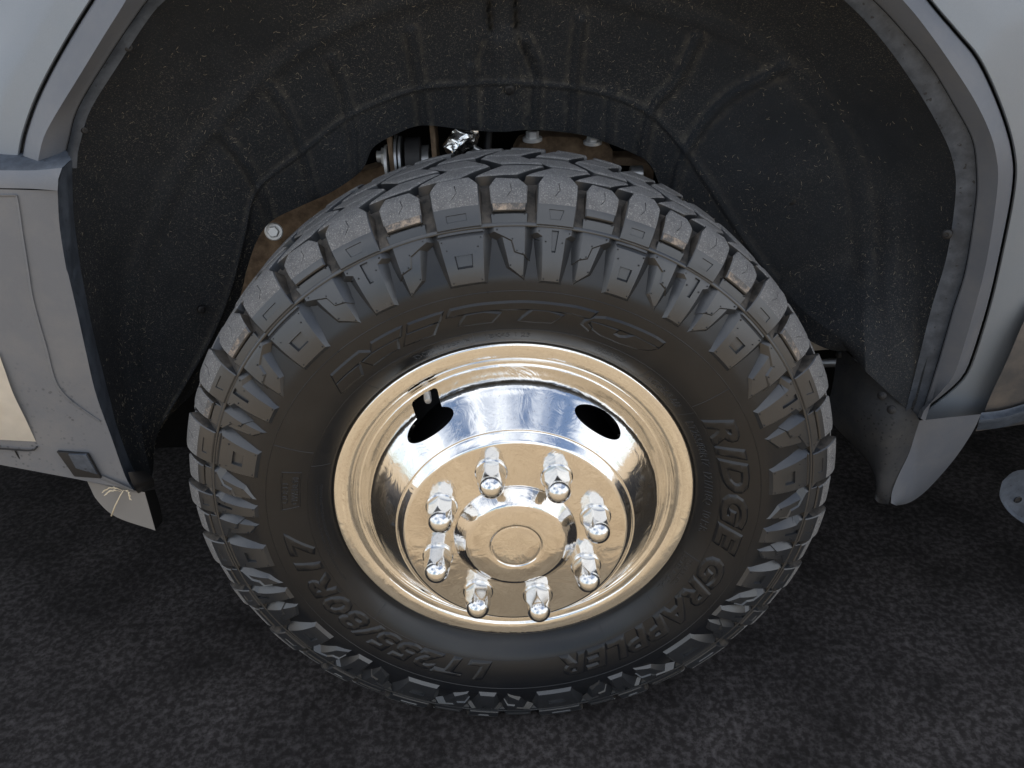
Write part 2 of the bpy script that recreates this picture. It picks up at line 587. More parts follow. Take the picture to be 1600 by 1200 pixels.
PB = [101.2, 92.4, 85.2, 77.9, 71.5, 65.2, 59.2, 52.5, 45.7, 38.2, 29, 20.4, 11.6, 3.1, -4, -11.1, -17, -23.9, -29.5, -35, -41, -52, -61.5, -68.5, -76,
      -87.5, -95, -103, -111, -121.5, -129.5, -136.5, -143, -150.5, -158, -163.5, -169, -176.5, -182.8, -188, -194, -202.5, -207.6, -215.4, -223.9,
      -233.2, -241.8, -250.7, -258.8]
nubs = []
for k in range(48):
    a0, a1 = math.radians(PB[k]), math.radians(PB[k + 1])
    P = (a0 - a1) * R_SEAM                      # pitch length at the seam
    kind = "OsTS"[k % 4]
    def side(x, y, h, a0=a0):
        r = R_SEAM - y
        return ground_clamp(W(a0 - x / R_SEAM, r, wlug(r) + h))
    def foot(x, y):
        r = min(max(R_SEAM - y, .30), R_SEAM)
        return min(wbase(r) - wlug(r) - 0.0012, -0.0016)
    U = lambda pts: [(u * P, v * LUGL) for u, v in pts]
    mir = (lambda pts: [(1 - u, v) for u, v in pts][::-1]) if kind == "S" else (lambda pts: pts)
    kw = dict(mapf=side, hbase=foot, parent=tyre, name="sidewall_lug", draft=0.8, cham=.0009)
    if kind == "O":
        relief(U([(.07, .125), (.93, .125), (.87, .98), (.13, .98)]), 0.0, holes=[(U([(.32, .44), (.68, .44), (.66, .68), (.34, .68)]), .0035, .0012)], **kw)
        relief(U([(.07, .0), (.93, .0), (.93, .095), (.07, .095)]), -0.0008, **{**kw, "name": "lug_cap"})
        npt = [(.13, .17), (.87, .17), (.2, .32), (.8, .32), (.2, .92), (.81, .92)]
    elif kind == "T":
        relief(U([(.10, .0), (.90, .0), (.90, .13), (.78, .19), (.76, .98), (.28, .98), (.23, .19), (.10, .13)]), 0.0,
               holes=[(U([(.44, .07), (.60, .07), (.565, .44), (.475, .44)]), .0035, .0006)], **kw)
        npt = [(.16, .09), (.84, .09), (.32, .26), (.7, .26), (.34, .93), (.7, .93)]
    else:
        relief(U(mir([(.30, .16), (.86, .05), (.84, .97), (.46, .74)])), -0.0021, **kw)
        relief(U(mir([(.13, .0), (.86, .0), (.86, .52), (.61, .46), (.54, .27), (.13, .11)])), 0.0, **{**kw, "name": "lug_step"})
        npt = mir([(.22, .07), (.56, .23), (.66, .43), (.8, .48), (.8, .9), (.5, .7)])
    for u, v in npt:
        nubs.append(side(u * P, v * LUGL, -0.0016 if kind in "sS" and v > .6 else 0.0004))
    # shoulder blocks
    def tr(x, s, h, a0=a0):
        r, w = tpath(s, h)
        return ground_clamp(W(a0 - x / R_SEAM, r, w))
    fl = lambda x, s: -0.001 - 0.011 * min(1.0, max(0.0, s) / 0.014)
    UP = lambda pts: [(u * P, s) for u, s in pts]
    jz = (random.random() - .5) * .002
    sip = lambda c, s0: (UP([(c - .06, s0), (c - .06 + .0008 / P, s0), (c + .045, s0 + .007), (c + .02, s0 + .016), (c + .02 - .0008 / P, s0 + .016), (c + .037, s0 + .0072)]), .004, .0001)
    if kind in "OT":
        hole = UP([(.30, .0075), (.66, .0075), (.66, .0145), (.30, .0145)]) if kind == "O" else UP([(.38, .0065), (.60, .0065), (.66, .0165), (.34, .0165)])
        relief(UP([(.09, .0), (.91, .0), (.91, .021), (.915, .045), (.76, .0590 + jz), (.22, .0575), (.085, .043), (.09, .021)]), 0.0030, fl, tr,
               holes=[(hole, .0012, .0004), sip(.5, .030)], cham=.0011, draft=.10, step=.0043, name="tread_block", parent=tyre,
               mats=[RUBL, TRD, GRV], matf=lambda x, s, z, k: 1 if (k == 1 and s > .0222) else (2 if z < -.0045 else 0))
    else:
        relief(UP([(.11, .0), (.89, .0), (.90, .0118), (.10, .0118)]), -0.0006, fl, tr, cham=.0006, draft=.10, step=.0043, name="tread_plate", parent=tyre)
        relief(UP([(.14, .0140), (.86, .0140), (.875, .0225), (.89, .043), (.72, .0560 + jz), (.24, .0585), (.11, .044), (.125, .0225)]), 0.0000, fl, tr,
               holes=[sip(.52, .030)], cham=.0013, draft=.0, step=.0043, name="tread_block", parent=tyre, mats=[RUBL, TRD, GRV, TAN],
               matf=lambda x, s, z, k, ok=(24 < math.degrees(a0) % 360 < 158 and k % 7 != 3): (3 if (ok and k == 1 and s < .0222 and .16 < x / P < .86) else 0 if s < .0222 else 1 if k == 1 or z > -.003 else 2) if z > -.0045 else 2)
        nubs += [tr(.17 * P, .011, .0006), tr(.83 * P, .011, .0006)]

# ---- crown rows: skewed blocks, one long and one short per two pitches
def crown(s0, s1, skew, e0, e1, a_from, a_to, name, par, z):
    P2 = (a_from - a_to) * R_SEAM
    def tr(x, s, h, a0=a_from):
        r, w = tpath(s, h)
        return ground_clamp(W(a0 - x / R_SEAM, r, w))
    L = s1 - s0
    poly = [(e0 * P2, s0), (e1 * P2, s0 + .002), ((e1 + skew * .45) * P2, s0 + L * .5), ((e1 + skew) * P2, s1), ((e0 + skew) * P2, s1 - .002), ((e0 + skew * .55) * P2, s0 + L * .5)]
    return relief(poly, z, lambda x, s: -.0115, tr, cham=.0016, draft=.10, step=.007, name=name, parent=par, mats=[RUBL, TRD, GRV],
                  matf=lambda x, s, zz, k: 1 if k == 1 or zz > -.002 else 0)
hidden = []
for k in range(0, 48, 2):
    a0, a1 = math.radians(PB[k]), math.radians(PB[k + 2])
    mid = math.degrees((a0 + a1) / 2) % 360
    seen = 8 < mid < 172
    for (s0, s1, sk) in ((.0655, .0990, .26), (.1050, .1385, -.20), (.1450, .181, .22), (.188, S_TOT - .004, .05)):
        for e0, e1 in ((.06, .45), (.53, .90)):
            o = crown(s0, s1, sk, e0 + (s0 * 7 % 1) * .9, e1 + (s0 * 7 % 1) * .9, a0, a1, "tread_block", tyre if seen else None, random.uniform(-.0012, .0008))
            if not seen or s0 > .19: hidden.append(o)
bm = bmesh.new()
for o in hidden:
    bm.from_mesh(o.data)
for o in hidden:
    me = o.data
    bpy.data.objects.remove(o); bpy.data.meshes.remove(me)
o = finish("tread_remainder", bm, [RUBL, TRD, GRV], tyre)
o["kind"] = "stuff"

# ---- rings, radial mould lines, moulding nubs
def ring(name, r0, half, hgt, a0=0.0, a1=2 * math.pi, lug=False):
    bm = bmesh.new()
    f = wlug if lug else wbase
    n = max(8, int(abs(a1 - a0) / math.radians(1.25)))
    rows = []
    for dr, h in ((-half, -.0004), (-half * .4, hgt), (half * .4, hgt), (half, -.0004)):
        rows.append([ground_clamp(W(a0 + (a1 - a0) * k / n, r0 + dr, f(r0 + dr) + h)) for k in range(n + 1)])
    grid_mesh(bm, rows)
    return finish(name, bm, RUBL if lug else RUB, tyre, 180)
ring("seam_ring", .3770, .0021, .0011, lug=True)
ring("mould_ring", .3092, .0007, .00055)
ring("mould_ring", .2605, .0006, .00045)
def radial(deg, r0, r1, name="mould_line"):
    bm = bmesh.new()
    rows = []
    a = math.radians(deg)
    rs = np.linspace(r0, r1, 8)
    for du, h in ((-.0006, -.0003), (-.0002, .0005), (.0002, .0005), (.0006, -.0003)):
        rows.append([W(a + du / r, r, wbase(r) + h) for r in rs])
    grid_mesh(bm, rows)
    finish(name, bm, RUB, tyre, 180)
for d in (129.6, 64.0, 50.8, 33.0, -20.5, -42.0, -62.0, -140.0, 160.0, 98.6):
    radial(d, .2395, .2603)
for d in (35.0, 155.5):
    radial(d, .262, .3088)

bm = bmesh.new()
for k in range(14):
    a = random.uniform(0, 2 * math.pi); nubs.append(W(a, .3092, wbase(.3092) + .0005))
for p in nubs:
    r = bmesh.ops.create_icosphere(bm, subdivisions=1, radius=random.uniform(.0007, .0011))
    bmesh.ops.translate(bm, verts=r["verts"], vec=Vector(p))
o = finish("moulding_nubs", bm, RUB, tyre, 180)
o["kind"] = "stuff"

# ---- raised lettering
def wrap_text(bm, a_start, rb, hgt, f=wbase):
    """bm is flat: x along the baseline (clockwise), y outward; gives it raised walls and bends it on the sidewall"""
    bmesh.ops.remove_doubles(bm, verts=bm.verts, dist=1e-5)
    ys = [v.co.y for v in bm.verts]; xs = [v.co.x for v in bm.verts]
    for y in np.arange(min(ys) + .005, max(ys), .006):
        bmesh.ops.bisect_plane(bm, geom=bm.verts[:] + bm.edges[:] + bm.faces[:], plane_co=(0, y, 0), plane_no=(0, 1, 0))
    for x in np.arange(min(xs) + .008, max(xs), .009):
        bmesh.ops.bisect_plane(bm, geom=bm.verts[:] + bm.edges[:] + bm.faces[:], plane_co=(x, 0, 0), plane_no=(1, 0, 0))
    be = [e for e in bm.edges if len(e.link_faces) == 1]
    for v in bm.verts: v.co.z = hgt
    acc = {}
    for e in be:
        lf = e.link_faces[0]
        d = e.verts[1].co - e.verts[0].co
        if d.length < 1e-7: continue
        n = Vector((d.y, -d.x, 0)).normalized()
        m = (e.verts[0].co + e.verts[1].co) / 2
        if n.dot(lf.calc_center_median() - m) > 0: n = -n
        for v in e.verts: acc.setdefault(v, []).append(n)
    nv = {}
    for v, ns in acc.items():
        m = sum(ns, Vector())
        m = m * (len(ns) / max(m.length_squared, 1.2)) if len(ns) > 1 else ns[0]
        p = v.co + m * hgt * 1.25
        nv[v] = bm.verts.new((p.x, p.y, -.0003))
    for e in be:
        a, b = e.verts
        if a in nv and b in nv: bm.faces.new((a, b, nv[b], nv[a]))
    for v in bm.verts:
        rr = rb + v.co.y
        v.co = W(a_start - v.co.x / rb, rr, f(rr) + v.co.z)

def lettering(name, body, deg0, deg1, rb, height, hgt, shear=0.0, bold=0.0, spacing=1.0):
    cu = bpy.data.curves.new("txt", 'FONT')
    cu.body = body
    cu.size = 1.0
    cu.shear = shear
    cu.offset = bold
    cu.space_character = spacing
    cu.resolution_u = 3
    o = bpy.data.objects.new("txt", cu)
    col.objects.link(o)
    dg = bpy.context.evaluated_depsgraph_get()
    me = bpy.data.meshes.new_from_object(o.evaluated_get(dg))
    bpy.data.objects.remove(o); bpy.data.curves.remove(cu)
    bm = bmesh.new(); bm.from_mesh(me); bpy.data.meshes.remove(me)
    xs = [v.co.x for v in bm.verts]; ys = [v.co.y for v in bm.verts]
    Lw = math.radians(deg0 - deg1) * rb
    sx, sy = Lw / (max(xs) - min(xs)), height / (max(ys) - min(ys))
    x0, y0 = min(xs), min(ys)
    for v in bm.verts: v.co = ((v.co.x - x0) * sx, (v.co.y - y0) * sy, 0)
    wrap_text(bm, math.radians(deg0), rb, hgt)
    return finish(name, bm, RUB, tyre)

lettering("raised_lettering", "RIDGE", 29.5, -14.5, .2630, .0310, .0022, .28, .030, 1.14)
lettering("raised_lettering", "GRAPPLER", -17.5, -77.5, .2630, .0310, .0022, .28, .030, 1.1)
lettering("raised_lettering", "LT255/80R17", -99.5, -178.5, .2640, .0290, .0019, .22, .024, 1.08)
lettering("raised_lettering", "LT255/80R17  121/118Q  10 P.R.", 30.0, -11.0, .2425, .0095, .0006)
lettering("raised_lettering", "\u00b7NTGR6-A-A02", 49.0, 36.0, .2440, .0080, .0005)
lettering("raised_lettering", "\u00b7MADE IN U.S.A", 66.3, 57.3, .2460, .0060, .0004)
lettering("raised_lettering", "DOT 173SP N", 115.0, 99.5, .2455, .0075, .0005)
lettering("raised_lettering", "1BK45 1 23", 95.5, 84.0, .2470, .0070, .0005)
lettering("raised_lettering", "TUBELESS", -21.5, -33.0, .2475, .0050, .0004)
lettering("raised_lettering", "STEEL RADIAL", -21.5, -37.0, .2405, .0050, .0004)
lettering("raised_lettering", "OD:33", 172.0, 165.8, .2830, .0070, .0006)
lettering("raised_lettering", "OW:10.50", 172.4, 163.8, .2715, .0070, .0006)
lettering("raised_lettering", "SAFETY WARNING: SERIOUS INJURY MAY RESULT FROM TIRE FAILURE", -156.5 + 360, 167.0, .2490, .0028, .0003)
lettering("raised_lettering", "DUE TO UNDERINFLATION / OVERLOADING / MISASSEMBLY", -166.0 + 360, 167.0, .2440, .0028, .0003)

def px_poly(pts, w=.028, sx=480, sy=470, k=5.0):
    out = []
    for a, b in pts:
        p = pix(sx + a / k, sy + b / k, w)
        out.append((math.atan2(p[2] - HUB, p[0]), math.hypot(p[0], p[2] - HUB)))
    return out
def logo(polys, holes=()):
    a_ref, rb = math.radians(140), .265
    bm = bmesh.new()
    for pl in polys:
        vs_ = [bm.verts.new(((a_ref - a) * rb, r - rb, 0)) for a, r in pl]
        es = [bm.edges.new((vs_[i], vs_[(i + 1) % len(vs_)])) for i in range(len(vs_))]
        bmesh.ops.triangle_fill(bm, use_beauty=True, edges=es)
    wrap_text(bm, a_ref, rb, .0022)
    return finish("raised_letter", bm, RUB, tyre)
z5 = lambda pts: px_poly(pts)
z6 = lambda pts: px_poly(pts, sx=780, sy=460)
logo([z5([(200, 575), (300, 485), (410, 395), (505, 395), (370, 505), (228, 635)]), z5([(236, 648), (310, 575), (405, 500), (425, 585), (345, 645), (268, 718)]),
      z5([(508, 325), (615, 262), (730, 205), (724, 272), (610, 335), (508, 392)]), z5([(440, 470), (500, 412), (610, 345), (700, 297), (708, 375), (610, 430), (515, 500)])])
logo([z5([(795, 180), (915, 135), (1050, 90), (1028, 152), (905, 197), (790, 242)]), z5([(786, 258), (905, 210), (1020, 168), (985, 265), (880, 303), (765, 350)])])
bar_t = [(705, 484), (740, 476.5), (780, 472.5), (820, 471), (870, 475), (900, 479), (930, 487)]
bar_b = [(921, 496), (895, 488), (860, 484), (820, 481), (780, 482), (742, 486), (700, 494.5)]
logo([px_poly(bar_t + bar_b, sx=0, sy=0, k=1.0), z5([(1245, 108), (1380, 84), (1497, 97), (1440, 166), (1310, 180), (1188, 198)])])
logo([z6([(265, 116), (385, 126), (487, 163), (405, 220), (280, 215), (158, 205)])])
logo([z6([(652, 232), (675, 203), (740, 178), (830, 181), (950, 215), (1100, 275), (1220, 332), (1277, 370), (1245, 405), (1150, 358), (1060, 312), (930, 262), (820, 225), (715, 197), (690, 225), (720, 262), (700, 278)]),
      z6([(712, 205), (820, 238), (925, 275), (885, 305), (935, 333), (990, 335), (1055, 318), (1150, 366), (1238, 412), (1180, 428), (1080, 425), (940, 382), (800, 322), (735, 272)])])
# raised frame round the size box
bm = bmesh.new()
fr = [(162.6, .2915), (162.2, .2700), (173.2, .2690), (174.0, .2905)]
o2 = [((math.radians(180) - math.radians(a)) * .27, r - .27) for a, r in fr]
outp, inp = offs(o2, .0006), offs(o2, -.0006)
vo, vi = [bm.verts.new((*p, 0)) for p in outp], [bm.verts.new((*p, 0)) for p in inp]
for i in range(4): bm.faces.new((vo[i], vo[(i + 1) % 4], vi[(i + 1) % 4], vi[i]))
wrap_text(bm, math.radians(180), .27, .0006)
finish("lettering_frame", bm, RUB, tyre)

# ------------------------------------------------------------------ rim
rim = empty("wheel_rim", (0, 0, 0), truck)
rim["label"] = "polished metal dually wheel with eight chromed acorn nuts"
RP = [(.2325, -.016), (.2343, -.007), (.2338, -.002), (.2318, .0006), (.2285, .0014), (.2200, .0006), (.2130, -.0010), (.2098, -.0035), (.2080, -.0075), (.2062, -.0100), (.2040, -.0105), (.2022, -.0118),
      (.1995, -.0118), (.1960, -.0085), (.1915, -.0020), (.1875, .0060), (.1848, .0108), (.1815, .0150), (.1760, .0205),
      (.1680, .0290), (.1600, .0375), (.1535, .0445), (.1498, .0485), (.1482, .0503)]
rp = spline(RP, 150)
RL = np.concatenate([[0], np.cumsum(np.linalg.norm(np.diff(rp, axis=0), axis=1))])
def rsurf(th, t):
    return np.array(W(th, np.interp(t, RL, rp[:, 0]), np.interp(t, RL, rp[:, 1])))
t_mid = RL[np.argmin(np.abs(rp[:, 0] - .1725) + np.abs(rp[:, 1] - .0242))]
HOLES = [52.5, 124.0, 232.5, 304.0]
def hole_f(th, t):
    best = 9
    for i, hd in enumerate(HOLES):
        da = (th - math.radians(hd) + math.pi) % (2 * math.pi) - math.pi
        x, y = da * .168, t - t_mid
        tilt = 0.0
        v = math.hypot(x / .0335, y / .0150) - 1
        if i == 1:
            x2, y2 = x + .006, y + .020
            ax_, ay_ = max(0, abs(x2) - .0115), max(0, abs(y2) - .015)
            d = (math.hypot(ax_, ay_) - .005) / .012 if ax_ + ay_ > 0 else (max(abs(x2) - .0115, abs(y2) - .015) - .005) / .012
            v = min(v, d)
        best = min(best, v)
    return best
NA = 720
tt = RL[::1]
bm = bmesh.new()
ths = np.arange(NA) * 2 * math.pi / NA
inside = np.zeros((len(tt), NA), bool)
for i, t in enumerate(tt):
    if abs(t - t_mid) < .06:
        for k in range(NA):
            inside[i, k] = hole_f(ths[k], t) < 0
V = {}
par = {}
def gv(i, k):
    k %= NA
    if (i, k) not in V:
        V[(i, k)] = bm.verts.new(rsurf(ths[k], tt[i])); par[V[(i, k)]] = [ths[k], tt[i]]
    return V[(i, k)]
for i in range(len(tt) - 1):
    for k in range(NA):
        k2 = (k + 1) % NA
        if inside[i, k] and inside[i + 1, k] and inside[i, k2] and inside[i + 1, k2]: continue
        bm.faces.new((gv(i, k), gv(i, k2), gv(i + 1, k2), gv(i + 1, k)))
hb = [v for v in bm.verts if any(len(e.link_faces) == 1 for e in v.link_edges) and tt[3] < par[v][1] < tt[-3]]
for v in hb:                              # snap the rims of the openings to smooth outlines
    th, t = par[v]
    for _ in range(12):
        f0 = hole_f(th, t); e = 2e-4
        gx = (hole_f(th + e / .168, t) - hole_f(th - e / .168, t)) / (2 * e)
        gy = (hole_f(th, t + e) - hole_f(th, t - e)) / (2 * e)
        g2 = gx * gx + gy * gy
        if g2 < 1e-9: break
        sx_, sy_ = -f0 * gx / g2, -f0 * gy / g2
        L = math.hypot(sx_, sy_)
        if L > .0012: sx_, sy_ = sx_ * .0012 / L, sy_ * .0012 / L
        th += sx_ / .168; t += sy_
    v.co = rsurf(th, t)
bm.normal_update()
hbs = set(hb)
he = [e for e in bm.edges if len(e.link_faces) == 1 and e.verts[0] in hbs and e.verts[1] in hbs]
for step_in, grow in ((.0012, .0004), (.004, .0004)):
    r = bmesh.ops.extrude_edge_only(bm, edges=he)
    nv = [g for g in r["geom"] if isinstance(g, bmesh.types.BMVert)]
    for v in nv:
        ang = math.atan2(v.co.z - HUB, v.co.x)
        nrm = Vector((math.cos(ang) * .8, -.6, math.sin(ang) * .8))
        v.co -= nrm * step_in
    he = [g for g in r["geom"] if isinstance(g, bmesh.types.BMEdge) and len(g.link_faces) == 1]
dish = finish("rim_dish", bm, CHR, rim, 50)

# outer step ring, lug plate and barrel behind
bm = bmesh.new()
pp = [(.1486, .0496), (.1474, .0512), (.1462, .0506), (.1452, .0510), (.1440, .0522), (.1415, .0555), (.1388, .0590), (.1372, .0606), (.1352, .0614), (.1335, .0615)]
pp = [tuple(q) for q in spline(pp, 40)]
lathe(bm, [(r, w) for r, w in pp] + [(.10, .0615), (.05, .0615)], 256, (0, 0, HUB), (0, -1, 0))
for f in bm.faces:
    c = f.calc_center_median()
    f.material_index = 1 if math.hypot(c.x, c.z - HUB) > .1345 and len(f.verts) == 4 else 0
finish("lug_plate", bm, [CHRP, CHR], rim, 60)
bm = bmesh.new()
lathe(bm, [(.2290, -.014), (.222, -.030), (.205, -.045), (.198, -.06), (.198, -.17), (.228, -.19)], 96, (0, 0, HUB), (0, -1, 0))
for f in [f for f in bm.faces if len(f.verts) > 4]: bm.faces.remove(f)
finish("rim_barrel", bm, DRK, rim, 60)
bm = bmesh.new()
lathe(bm, [(.175, -.075), (.150, -.070), (.140, -.03), (.060, -.03)], 72, (0, 0, HUB), (0, -1, 0))
finish("brake_drum", bm, BLK, rim, 40)

bm = bmesh.new()
cp = spline([(.0760, .0612), (.0752, .0640), (.0735, .0660), (.0680, .0715), (.0635, .0757), (.0605, .0778), (.0565, .0790), (.0480, .0800), (.0380, .0806), (.0325, .0805),
             (.0312, .0798), (.0300, .0792), (.0285, .0797), (.0260, .0800), (.0150, .0803), (.0005, .0804)], 110)
lathe(bm, [tuple(q) for q in cp], 160, (0, 0, HUB), (0, -1, 0))
finish("centre_cap", bm, CHRP, rim, 180)

# acorn lug nut
def nut_mesh():
    bm = bmesh.new()
    af = .0282 / 2
    def dome(z):
        if z < .0180: return .0170
        if z < .0310: return .0168 - (z - .0180) / .0130 * .0027
        return .0141 * math.sqrt(max(0.0, 1 - min(1.0, (z - .0310) / .0142) ** 2))
    zs = [.0035] + list(np.linspace(.0045, .0190, 6)) + list(np.linspace(.0200, .0446, 40)) + [.0450, .0452]
    N = 96
    rows = []
    for z in zs:
        row = []
        for k in range(N):
            a = 2 * math.pi * k / N
            hx = af / math.cos((a + math.pi / 6) % (math.pi / 3) - math.pi / 6)
            hx = min(hx, .0161)
            rr = max(.0002, min(hx, dome(z)))
            row.append((rr * math.cos(a), rr * math.sin(a), z))
        rows.append(row)
    V = grid_mesh(bm, rows, True)
    bm.faces.new(V[-1])
    lathe(bm, [(.0182, -.001), (.0188, .0008), (.0186, .0024), (.0172, .0040), (.0140, .0046)], 64, (0, 0, 0), (0, 0, 1), (1, 0, 0))
    bmesh.ops.recalc_face_normals(bm, faces=bm.faces)
    me = bpy.data.meshes.new("lug_nut")
    bm.to_mesh(me); bm.free()
    me.materials.append(CHRN)
    me.shade_smooth(); me.set_sharp_from_angle(angle=math.radians(28))
    return me
nm = nut_mesh()
for k in range(8):
    a = math.radians(14.5 + 45 * k)
    o = link("lug_nut", nm, rim)
    sp_ = [17, 2, 25, 8, 29, 12, 5, 21][k]
    o.matrix_world = Matrix.Translation(Vector(W(a, .1005, .0613))) @ Matrix.Diagonal((1.03, .93, 1.03, 1)) @ Matrix.Rotation(math.radians(90), 4, 'X') @ Matrix.Rotation(math.radians(sp_), 4, 'Z')
# valve stem in the notched opening
bm = bmesh.new()
v0 = Vector(W(math.radians(121.0), .197, -.030)); v1 = Vector(W(math.radians(121.0), .1885, .003))
ax = v1 - v0; L = ax.length
lathe(bm, [(.0038, 0), (.0038, L * .45), (.0046, L * .47), (.0046, L * .9), (.0038, L * .98), (.001, L)], 24, v0, ax)
finish("valve_stem", bm, ZINC, rim, 40)

# ------------------------------------------------------------------ wheel arch body panels
def scale_px(c, k, cx=800, cy=330):
    return [(cx + (x - cx) * k, cy + (y - cy) * k) for x, y in c]
C_gap = [(30, 262), (33, 238), (40, 205), (60, 150), (95, 82), (145, 0), (205, -85), (340, -200), (560, -290), (800, -320), (1050, -290), (1250, -205), (1375, -100), (1451, 0), (1495, 52), (1530, 96), (1563, 170), (1582, 238),
         (1582, 297), (1561, 405), (1544, 477), (1520, 555), (1505, 588), (1480, 613), (1446, 640), (1440, 654)]
C_mid = [(58, 262), (62, 238), (75, 200), (128, 112), (185, 20), (240, -60), (370, -160), (580, -240), (800, -262), (1020, -240), (1210, -165), (1340, -70), (1415, 5), (1455, 55), (1492, 108), (1522, 155), (1544, 200), (1556, 240),
         (1559, 290), (1543, 400), (1525, 475), (1500, 560), (1488, 590), (1470, 612), (1445, 640), (1439, 654)]
C_lip = [(101, 262), (103, 238), (107, 220), (122, 168), (168, 91), (212, 25), (240, -10), (310, -75), (455, -155), (625, -200), (800, -212), (975, -198), (1145, -140), (1290, -65), (1365, 0), (1411, 49), (1453, 101), (1491, 164), (1519, 217),
         (1526, 266), (1525, 315), (1509, 420), (1489, 485), (1469, 555), (1442, 641), (1438, 654)]
C_fl = [(110, 262), (111, 240), (115, 222), (131, 170), (178, 94), (222, 27), (250, -5), (320, -66), (460, -142), (627, -186), (800, -198), (970, -186), (1130, -128), (1255, -58), (1332, 0), (1388, 60), (1440, 133), (1477, 196), (1498, 245),
        (1504, 297), (1491, 395), (1465, 485), (1450, 545), (1437, 597), (1424, 647), (1420, 660)]
def loft(name, curves, mats, parent, n=160, sub=3, smooth=40, matrow=None):
    """curves: (pixel curve, w or function(i, px, py))"""
    rows = []
    for c, w in curves:
        S = spline(c, n)
        rows.append([pixb(x, y, w(i / (n - 1)) if callable(w) else w) for i, (x, y) in enumerate(S)])
    R = np.array(rows)
    full = []
    for i in range(len(R) - 1):
        for t in np.linspace(0, 1, sub, endpoint=False): full.append(R[i] * (1 - t) + R[i + 1] * t)
    full.append(R[-1])
    bm = bmesh.new()
    grid_mesh(bm, [list(map(tuple, r)) for r in full])
    return finish(name, bm, mats, parent, smooth)

# flare with rolled edge
loft("fender_flare", [(scale_px(C_gap, 0.998), -.012), (scale_px(C_gap, 0.995), .0105), (scale_px(C_gap, .991), .0135), (C_mid, .0260), (scale_px(C_lip, 1.012), .0110), (scale_px(C_lip, 1.003), .0065), (C_lip, .0025), (C_lip, -.0030)], FLARE, truck, n=200, sub=2, smooth=22)
loft("flare_flange", [(scale_px(C_lip, .9985), .0010), (scale_px(C_lip, .998), -.006), (C_fl, -.012), (scale_px(C_fl, .985), -.016)], FLG, truck, n=200, sub=2)
# fender sheet outside the flare
C_g2 = C_gap
C_out = [(-20, 262), (-20, 238), (-15, 205), (5, 130), (45, 60), (95, -30), (165, -125), (310, -250), (545, -345), (800, -380), (1065, -345), (1280, -255), (1420, -140), (1505, -30), (1560, 40), (1600, 96), (1630, 170), (1640, 238),
         (1638, 297), (1622, 405), (1600, 490), (1578, 560), (1560, 596), (1547, 625), (1538, 645), (1533, 653)]
C_out2 = [(-170, 262), (-170, 238), (-165, 205), (-150, 110), (-110, 20), (-60, -90), (20, -200), (200, -340), (480, -460), (800, -500), (1120, -460), (1380, -360), (1550, -230), (1640, -110), (1720, 0), (1770, 90), (1790, 170), (1790, 238),
          (1780, 297), (1700, 420), (1610, 500), (1582, 562), (1563, 598), (1549, 627), (1540, 646), (1535, 654)]
lean = lambda t: -.065 * max(0.0, (t - .76) / .24)
loft("fender", [(C_g2, lambda t: -.010 + lean(t)), (scale_px(C_g2, 1.003), lambda t: .0070 + lean(t)), (scale_px(C_g2, 1.0065), lambda t: .0095 + lean(t)), (C_out, lambda t: .0050 + lean(t)),
                (C_out2, lambda t: -.062 + .046 * min(1, max(0, (t - .58) / .16)) + lean(t))], PAINT, truck, n=200, sub=4, smooth=35)

# lower rear end of the flare with its inner return
def plate(name, pts, mats, parent, thick=.006, bev=.0015, wback=None):
    """pts: (px, py, w); a plate with thickness and softened edges"""
    P = [Vector(pixb(*p)) for p in pts]
    bm = bmesh.new()
    f = [bm.verts.new(p) for p in P]
    face = bm.faces.new(f)
    bm.normal_update()
    nrm = face.normal.copy()
    if nrm.y > 0: nrm = -nrm
    r = bmesh.ops.extrude_face_region(bm, geom=[face])
    vv = [g for g in r["geom"] if isinstance(g, bmesh.types.BMVert)]
    for v in vv: v.co += -nrm * thick if True else 0
    bm.normal_update()
    es = [e for e in bm.edges if len(e.link_faces) == 2 and e.calc_face_angle(0) > .8]
    if bev: bmesh.ops.bevel(bm, geom=es, offset=bev, segments=2, profile=.6, affect='EDGES')
    bmesh.ops.triangulate(bm, faces=[f_ for f_ in bm.faces if len(f_.verts) > 4])
    return finish(name, bm, mats, parent, 40)

def lerp_curve(c, n): return spline(c, n)
top_c = [(1437, 657), (1470, 660), (1505, 660), (1524, 657), (1533, 647)]
right_c = [(1533, 647), (1519, 676), (1490, 719), (1449, 765), (1422, 785), (1400, 790)]
left_c = [(1437, 657), (1431, 675), (1420, 709), (1405, 740), (1394, 768), (1392, 786)]
rows = []
LC, RC = spline(left_c, 26), spline(right_c, 26)
for i in range(26):
    t = i / 25
    row = []
    for j in range(15):
        q = j / 14
        x, y = LC[i] * (1 - q) + RC[i] * q
        w = .004 + .006 * math.sin(math.pi * min(1, q * 1.15) * .62) - .020 * q ** 3 - .004 * t
        row.append(tuple(pixb(x, y, w)))
    rows.append(row)
bm = bmesh.new()
grid_mesh(bm, rows)
finish("flare_end", bm, FLARE, truck, 60)
